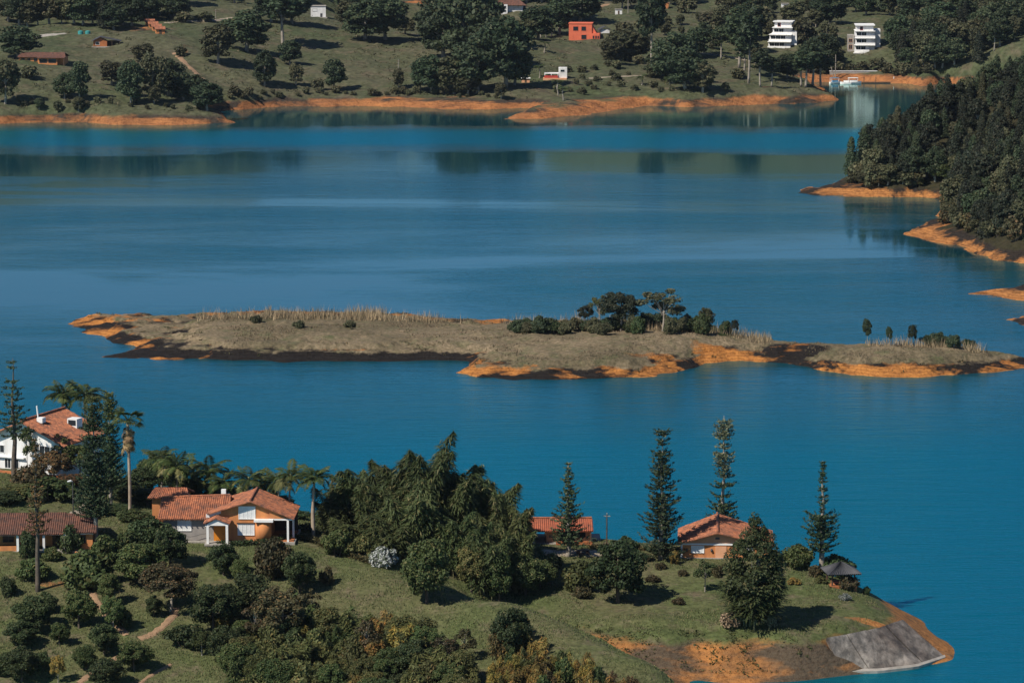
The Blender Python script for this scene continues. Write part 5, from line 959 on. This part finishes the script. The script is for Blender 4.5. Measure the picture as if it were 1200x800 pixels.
for px, py, w, lb in ((725, 17, 1.6, 'small white tank house on the upper slope'), (920, 10, 1.7, 'small white hut on the green patch above the terraced blocks'), (972, 34, 2.4, 'small plain concrete shed between the two white terraced blocks')):
    t = far_house('hut', lb, px, py); t['category'] = 'hut'; bx('wall', 'white_wall' if w < 2 else 'concrete', t, -w, w, 0, 2.5, -1.5, 2.2); bx('roof', 'concrete', t, -w - .2, w + .2, -.3, 2.8, 2.2, 2.4); bx('door', 'timber', t, -.4, .4, -.05, .01, 0, 1.6)
def terraced(px, py, label, rz, step, widths, wing):
    g = far.hit(px, py); t = thing('apartment_block', label, 'building', (g[0], g[1], g[2] - .3), rz); n = len(widths); hs = 3.0
    for i, (x0, x1) in enumerate(widths):
        z = i * hs; y = i * step
        bx('storey', 'white_wall', t, x0, x1, y, 12, z - (3 if i == 0 else 0), z + hs - .25); bx('floor_slab', 'white_paint', t, x0 - .25, x1 + .25, y - 1.3, 12.2, z + hs - .25, z + hs)
        bx('balcony_rail', 'white_paint', t, x0 - .2, x1 + .2 - (.0 if i else 2.5), y - 1.28, y - 1.12, z - .02, z + .95)
        k = max(1, int((x1 - x0 - 2.5) / 2.2))
        for j in range(k): a = x0 + .6 + j * 2.2; window(t, a, a + 1.9, y, z + .95, z + 2.35, 'white_paint', 2)
    x0, x1 = widths[-1]; bx('penthouse', 'white_wall', t, x0 + .5, x1 - .5, n * step, 11, n * hs, n * hs + 2.2); bx('roof', 'white_paint', t, x0 - .1, x1 + .1, n * step - 1, 11.5, n * hs + 2.2, n * hs + 2.6); window(t, x0 + 2, x0 + 3.2, n * step, n * hs + .3, n * hs + 1.7, 'red_paint', 1)
    if wing: bx('side_wing', 'concrete', t, widths[0][0] - 3, widths[0][0] - .1, 2, 9, -3, 7); window(t, widths[0][0] - 2.4, widths[0][0] - 1, 2, 1, 2.8, 'peach_wall', 2); window(t, widths[0][0] - 2.4, widths[0][0] - 1, 2, 4, 5.4, 'peach_wall', 2); bx('annex', 'white_wall', t, widths[0][1] + .1, widths[0][1] + 2.6, 3, 10, -2.5, 9.5); bx('terrace_slab', 'white_paint', t, widths[0][0] - .5, widths[0][1] + 3, -2.4, 0, -.6, -.25)
    else: bx('stair_tower', 'white_wall', t, widths[0][1] + .1, widths[0][1] + 2.4, 3, 11, -2, 7.5)
terraced(915, 56, 'white terraced apartment block with long balconies, half hidden by trees', R(-12), 1.5, [(-5.5, 4.2), (-5.2, 4.4), (-4.0, 4.6)], False)
terraced(1015, 60, 'taller white terraced apartment block with grey side wing above the boats', R(-3), .5, [(-5, 3.6), (-4.7, 3.6), (-4.7, 3.6)], True)

# boats and jetty in the far bay
def boat(px, py, L, label, hull, roof, canopy, rz):
    x, y, _ = at_z(px, py, 0); t = thing('boat', label, 'boat', (x, y, 0), rz); V = []; sec = [(-1, .8, .9), (-.4, 1, .85), (.3, .95, .95), (.75, .55, 1.1), (1, .05, 1.3)]; mb = MB(); hw = L * .19
    for u, w, z in sec: V.append([(u * L / 2, -w * hw, z * .75), (u * L / 2, -w * hw * .65, -.2), (u * L / 2, w * hw * .65, -.2), (u * L / 2, w * hw, z * .75)])
    for i in range(4):
        for k in range(3): mb.quad(V[i][k], V[i + 1][k], V[i + 1][k + 1], V[i][k + 1])
        mb.quad(V[i][3], V[i + 1][3], tuple(np.array(V[i + 1][0]) + (0, 0, -.12)), tuple(np.array(V[i][0]) + (0, 0, -.12)))
    mb.quad(*V[0]); mb.build('hull', M[hull], t)
    bx('cabin', roof, t, -L * .3, L * .18, -hw * .7, hw * .7, .5, 1.4)
    if canopy:
        bx('canopy', canopy, t, -L * .42, L * .25, -hw * .95, hw * .95, 2.3, 2.45)
        for sx in (-.4, .22):
            for sy in (-1, 1): bx('post', 'white_paint', t, sx * L - .06, sx * L + .06, sy * hw * .85 - .06, sy * hw * .85 + .06, .6, 2.3)
boat(979, 98, 5.2, 'small boat with blue canopy moored in the far bay', 'white_paint', 'boat_blue', 'boat_blue', R(20)); boat(991, 98.5, 4.6, 'white open boat moored between the two others', 'white_paint', 'white_paint', None, R(170)); boat(1001, 98, 6.0, 'long white boat moored below the grey concrete ledge', 'white_paint', 'white_wall', 'white_paint', R(5))
x, y, _ = at_z(1035, 97.5, 0); t = thing('jetty', 'dark floating jetty in the far bay', 'jetty', (x, y, 0), R(3)); bx('deck', 'timber', t, -9, 5, -1, 1, .1, .5); [MB().tube([(a, .8, -.5), (a, .8, 2.6)], [.15, .15], 6).build('pile', M['white_paint' if a > 4 else 'timber'], t) for a in (-8, -3, 4.6)]
g = far.hit(1000, 86); t = thing('retaining_wall', 'pale concrete ledge above the boats', 'wall', (g[0], g[1], g[2] - .8)); bx('face', 'concrete', t, -10, 10, -.5, .5, -1, 1.6); bx('coping', 'white_wall', t, -10.2, 10.2, -.7, .6, 1.6, 1.8)
for i, (px, py, pt, lean, lb) in enumerate(((978, 92, 64, -.28, 'leaning pale mast beside the blue canopy boat'), (979, 92, 64, 0, 'upright thin mast beside the blue canopy boat'))):
    g = far.hit(px, py) or at_z(px, py, .5); h = at_D(px, pt, g[1])[2] - g[2]; t = thing('mast', lb, 'pole', g); MB().tube([(0, 0, -1), (lean * h, 0, h)], [.22, .14], 6).build('spar', M['pale_bark'], t); bx('foot', 'concrete', t, -.4, .4, -.4, .4, -.6, .25)
for px, py, pt, lb in ((253, 24, 11, 'short power pole on the far hill track'), (467, 102, 70, 'thin pale pole on the far shore meadow'), (736, 16, -8, 'power pole on the hill above the red house')):
    g = far.hit(px, py); h = max(at_D(px, pt, g[1])[2] - g[2], 3); t = thing('power_pole', lb, 'pole', g); MB().tube([(0, 0, -.5), (0, 0, h)], [.2, .14], 6).build('shaft', M['pale_bark'], t); bx('crossarm', 'timber', t, -.9, .9, -.1, .1, h - .7, h - .5)
for px, py, pt in ((632, 92, 78), (638, 62, 50), (660, 118, 103), (654, 112, 96), (634, 44, 27), (640, 44, 25), (646, 43, 26), (752, 100, 90), (784, 104, 93)):
    g = far.hit(px, py); hc = max(at_D(px, pt, g[1])[2] - g[2], 3); t = thing('palm_tree', 'small palm on the far shore near the red house', 'palm', g, random.random() * 6, 'palms on the far shore'); o = part('trunk', PTHIN, t); o.scale = (2, 2, hc / 8)
    for k in range(9): f = part('frond', FROND[k % 3], t); f.location = (0, 0, hc); f.rotation_euler = (0, random.uniform(-.4, .3), k * 2.4); f.scale = (.95, 1.3, .95)

# ================================================================== far shore: trees
F = lambda *a, **k: grow(far, *a, **k)
def zone(px, py):
    """a landmark the tree stands by"""
    L = [(49, 70, 45, ' beside the long orange house'), (124, 50, 30, ' by the dark roofed hut'), (184, 34, 35, ' by the stepped cabins'), (373, 15, 45, ' by the white box house'), (684, 38, 45, ' by the red house'), (597, 10, 40, ' below the brown roofed house'), (651, 92, 35, ' by the white pavilion'), (915, 45, 45, ' by the lower terraced block'), (1015, 50, 50, ' by the taller terraced block'), (990, 98, 40, ' above the boats'), (490, 15, 45, ' before the far strip of lake')]
    d = [(math.hypot(px - a, (py - b) * 1.3) / r_, t) for a, b, r_, t in L]; d.sort(); return d[0][1] if d[0][0] < 1 else ''
big = [(22, 68, 31, 46, 'farround'), (6, 122, 70, 34, 'farround2'), (35, 92, 77, 20, 'farbush'), (76, 116, 86, 24, 'farround'), (93, 119, 73, 24, 'farround'), (46, 128, 115, 10, 'farround'), (68, 130, 118, 11, 'farbush'), (92, 131, 113, 13, 'farround2'), (131, 100, 71, 28, 'farround2'), (153, 123, 72, 29, 'farround'), (150, 112, 80, 22, 'farround'),
       (180, 118, 62, 30, 'farround2'), (197, 112, 70, 34, 'farround'), (215, 118, 86, 32, 'farround'), (243, 130, 97, 32, 'farround'), (230, 116, 88, 28, 'farround'), (168, 72, 51, 24, 'farround2'), (181, 122, 100, 16, 'farround2'), (205, 22, -4, 34, 'farround'), (215, 26, 14, 20, 'farbush'), (240, 24, 14, 20, 'farbush'), (212, 66, 54, 14, 'farbush'),
       (255, 75, 28, 36, 'farround2'), (289, 60, 13, 52, 'farround'), (332, 55, -12, 46, 'fartall'), (318, 26, -20, 40, 'farround'), (342, 28, -20, 40, 'farround'), (310, 101, 60, 25, 'farround'), (340, 76, 48, 24, 'farround'), (347, 100, 74, 16, 'farround2'), (392, 105, 70, 25, 'farround'), (372, 106, 92, 14, 'farbush'), (467, 104, 80, 13, 'farround2'), (493, 106, 74, 20, 'farround'), (275, 112, 100, 14, 'farbush'), (292, 112, 102, 10, 'farbush'),
       (428, 46, 2, 50, 'farround'), (410, 36, 0, 34, 'farround2'), (452, 47, -10, 46, 'farround'), (415, 22, -30, 40, 'farround'), (520, 68, 8, 54, 'farround'), (545, 72, -18, 60, 'farround'), (510, 52, 0, 44, 'farround'), (505, 108, 66, 40, 'farround'), (532, 110, 62, 44, 'farround2'), (560, 108, 44, 50, 'farround'), (592, 102, 22, 56, 'farround'), (603, 100, 55, 36, 'farround'), (575, 80, 14, 50, 'farround'), (560, 60, -20, 54, 'farround'), (530, 45, -30, 54, 'farround'), (548, 112, 86, 30, 'farround2'), (587, 116, 97, 14, 'farround2'), (558, 42, -10, 44, 'farround'), (475, 40, 20, 22, 'farround2'),
       (630, 46, 8, 40, 'farround'), (655, 40, 0, 40, 'farround'), (618, 46, 22, 30, 'farround2'), (680, 26, -12, 44, 'farround'), (660, 20, -20, 44, 'farround'), (716, 76, 46, 26, 'farround2'), (727, 72, 36, 32, 'farround2'), (742, 72, 34, 42, 'farround2'), (763, 88, -12, 34, 'fartall'), (790, 98, 40, 46, 'farround'), (803, 104, 58, 46, 'farround'), (782, 92, 60, 46, 'farround'), (823, 108, 74, 32, 'farround2'), (814, 66, 34, 34, 'farround'), (825, 62, 27, 22, 'fartall'), (845, 70, 30, 24, 'fartall'), (866, 80, 8, 36, 'fartall'), (877, 98, 14, 32, 'fartall'), (878, 74, 2, 34, 'fartall'), (872, 88, 40, 26, 'fartall'),
       (891, 102, 58, 26, 'fartall'), (904, 102, 66, 22, 'fartall'), (939, 102, 60, 30, 'fartall'), (944, 103, 58, 34, 'fartall'), (952, 100, 52, 34, 'fartall'), (962, 100, 58, 30, 'fartall'), (922, 92, 64, 30, 'farround'), (952, 84, 46, 30, 'farround'), (965, 80, 40, 36, 'farround'), (850, 106, 96, 10, 'farbush'), (865, 92, 80, 16, 'farbush'), (870, 60, 20, 34, 'farround'), (870, 48, 8, 30, 'farround'), (850, 44, 6, 30, 'farround2')]
for px, py, pt, w, k in big:
    F(k, px, py, pt, w, 'shore_tree', {'farround': 'dense dark rounded tree on the slopes above the far shore', 'farround2': 'olive green rounded tree on the slopes above the far shore', 'fartall': 'tall tree with long pale bare trunk on the far shore', 'farcone': 'dark cone shaped tree on the meadows of the far shore', 'farbush': 'low bush on the far shore meadows'}[k].replace(' on the slopes above the far shore', ' on the far slopes' if zone(px, py) else (' on the spit of the far shore' if px < 260 and py > 85 else ' on the bare slope of the far shore' if px < 480 else ' in the dark grove at the far water edge' if px < 620 else ' on the slopes above the far shore')) + zone(px, py), 'tree' if k != 'farbush' else 'shrub', 'trees on the far shore')
avoid = [(886, 946, 50, 95), (982, 1052, 56, 80), (655, 716, 40, 75), (352, 400, -12, 40), (572, 612, -4, 30), (960, 985, 30, 48), (770, 790, 8, 24), (915, 925, 8, 26), (718, 730, 14, 30), (455, 515, 0, 60)]
def wood(poly, n, mind, seed, lo, hi, kinds, label, group):
    for px, py in scatter(poly, n, mind, seed):
        if any(a <= px <= b and c <= py <= d for a, b, c, d in avoid): continue
        s = r.uniform(.8, 1.2); k = r.choice(kinds); hh = r.uniform(lo, hi); F(k, px, py, py - hh, hh * {'farround': .85, 'farround2': .8, 'fartall': .55, 'farcone': .45, 'farcol': .35, 'farbush': 1.2}[k] * s, {'farround': 'broadleaf_tree', 'farround2': 'grey_green_tree', 'fartall': 'tall_tree', 'farcone': 'conifer', 'farcol': 'conifer', 'farbush': 'bush'}[k], (label[k] + zone(px, py) if len((label[k] + zone(px, py)).split()) < 17 else label[k].split(' in the ')[0] + zone(px, py)), 'shrub' if k == 'farbush' else 'tree', group)
LB = lambda where: {'farround': 'dark rounded tree in the ' + where, 'farround2': 'olive rounded tree in the ' + where, 'fartall': 'tall bare stemmed tree in the ' + where, 'farcone': 'dark conifer in the ' + where, 'farcol': 'narrow dark conifer in the ' + where, 'farbush': 'low bush in the ' + where}
wood([(0, -20), (178, -20), (178, 24), (135, 38), (110, 30), (40, 32), (0, 30)], 110, 9, 41, 26, 42, ['farround', 'farround', 'farround2', 'farcol'], LB('wood on the far left hilltop'), 'far left hilltop wood')
wood([(210, -30), (455, -30), (455, 2), (390, 8), (300, 2), (215, 8)], 40, 11, 42, 26, 38, ['farround', 'farround2'], LB('wood along the far hill crest'), 'far crest wood')
wood([(515, -30), (720, -30), (720, -4), (660, 6), (515, 0)], 40, 11, 43, 26, 38, ['farround', 'farround2', 'farround'], LB('wood behind the brown roofed hill house'), 'wood behind the hill house')
wood([(720, -20), (960, -20), (985, 50), (960, 90), (890, 90), (860, 60), (830, 20), (720, 12)], 90, 11, 44, 14, 34, ['farround', 'farround2', 'farbush', 'farround2'], LB('open wood above the tall trunked trees'), 'open hillside wood')
wood([(960, -30), (1210, -30), (1210, 40), (1150, 70), (1085, 88), (1055, 84), (1048, 20), (985, 20), (960, 40)], 190, 8, 45, 20, 42, ['farround', 'farround2', 'fartall', 'farround', 'farcone'], LB('wood above the far boat bay'), 'wood above the boat bay')
wood([(955, 62), (985, 50), (1050, 66), (1100, 84), (1060, 92), (1000, 84), (960, 88)], 40, 9, 46, 8, 15, ['farbush', 'farbush', 'farround2'], LB('scrub around the taller white block'), 'scrub around the white block')
wood([(690, 60), (760, 70), (800, 110), (740, 108), (680, 112), (640, 108)], 34, 9, 47, 5, 11, ['farbush'], LB('scrub on the bank below the red house'), 'scrub below the red house')
wood([(800, 20), (900, 40), (870, 60), (800, 60), (760, 40), (720, 40)], 20, 12, 48, 8, 16, ['farbush', 'farround2'], LB('scattered scrub beside the red house lawn'), 'scattered hillside scrub')
wood([(230, 110), (480, 108), (590, 112), (590, 116), (480, 112), (230, 118)], 34, 8, 49, 4, 9, ['farbush'], LB('fringe above the bare far shore'), 'bushes along the far shore')
wood([(20, 118), (240, 122), (240, 130), (20, 126)], 18, 8, 50, 4, 9, ['farbush'], LB('fringe on the far left shore'), 'bushes along the far left shore')

path([(40, 43), (60, 41), (80, 39)], 3.0, 'far_track', 'concrete', far); path([(192, 27), (220, 25), (250, 24), (280, 20)], 2.5, 'far_track', 'stone', far); path([(205, 62), (215, 72), (228, 84), (240, 95)], 3.0, 'far_track', 'dirt', far); path([(690, 92), (720, 90), (750, 89), (775, 88)], 2.0, 'far_track', 'stone', far); path([(820, 62), (850, 66), (880, 72)], 2.0, 'far_track', 'stone', far); path([(686, 12), (700, 9), (716, 4)], 3.0, 'far_track', 'dirt', far)
def scrub(name, ter, n, xr, yr, cond, mat, label, seed, sc=1.0):
    q = np.random.default_rng(seed); x = q.uniform(*xr, n); y = q.uniform(*yr, n); z = ter.h(x, y); k = cond(x, y, z); x, y, z = x[k], y[k], z[k]; m = len(x); c = 10
    C = np.repeat(np.stack([x, y, z], 1), c, 0); sz = sc * np.repeat(q.uniform(.25, 1.0, m) ** 1.5, c)[:, None]; C = C + q.normal(size=(m * c, 3)) * np.array([.8, .8, .35]) * sz + np.array([0, 0, .3]) * sz
    V, Q = diamonds(C, q.normal(size=(m * c, 3)) + np.array([0, 0, .8]), .7 * sz[:, 0] + .15 * sc, .5 * sz[:, 0] + .1 * sc)
    o = bpy.data.objects.new(name, mesh_np(name, V, Q, [M[mat]])); col.objects.link(o); o['kind'] = 'stuff'; o['label'] = label; o['category'] = 'scrub'
scrub('pasture_scrub', far, 9000, (-235, 235), (1240, 1620), lambda x, y, z: (z > 3) & (fbm(x / 14, y / 30, 81) > .02), 'far_olive', 'rough weeds and scrub on the far pastures', 12)
scrub('shore_debris', isle, 1500, (-100, 108), (680, 780), lambda x, y, z: (z > .7) & (z < 2.4), 'brown_leaf', 'driftwood and weeds along the island bank', 13, .55)
scrub('bank_weeds', near, 2600, (0, 41), (440, 470), lambda x, y, z: (z > .8) & (z < 4.6) & (fbm(x / 3, y / 3, 83) > -.05), 'olive_leaf', 'weeds on the eroded bank below the lawn', 14, .45)

# ================================================================== thin haze over the lake
hz = bpy.data.materials.new('haze'); hz.use_nodes = True; hn = hz.node_tree.nodes; hn.remove(hn['Principled BSDF'])
pv = hn.new('ShaderNodeVolumePrincipled'); pv.inputs['Color'].default_value = (.72, .84, .95, 1); pv.inputs['Density'].default_value = .000018; pv.inputs['Anisotropy'].default_value = .2
hz.node_tree.links.new(pv.outputs[0], hn['Material Output'].inputs['Volume'])
hb = MB().box(-700, 700, -120, 2700, -6, 135).build('haze', hz); hb['kind'] = 'stuff'; hb['label'] = 'thin pale air haze over the lake'; hb['category'] = 'haze'
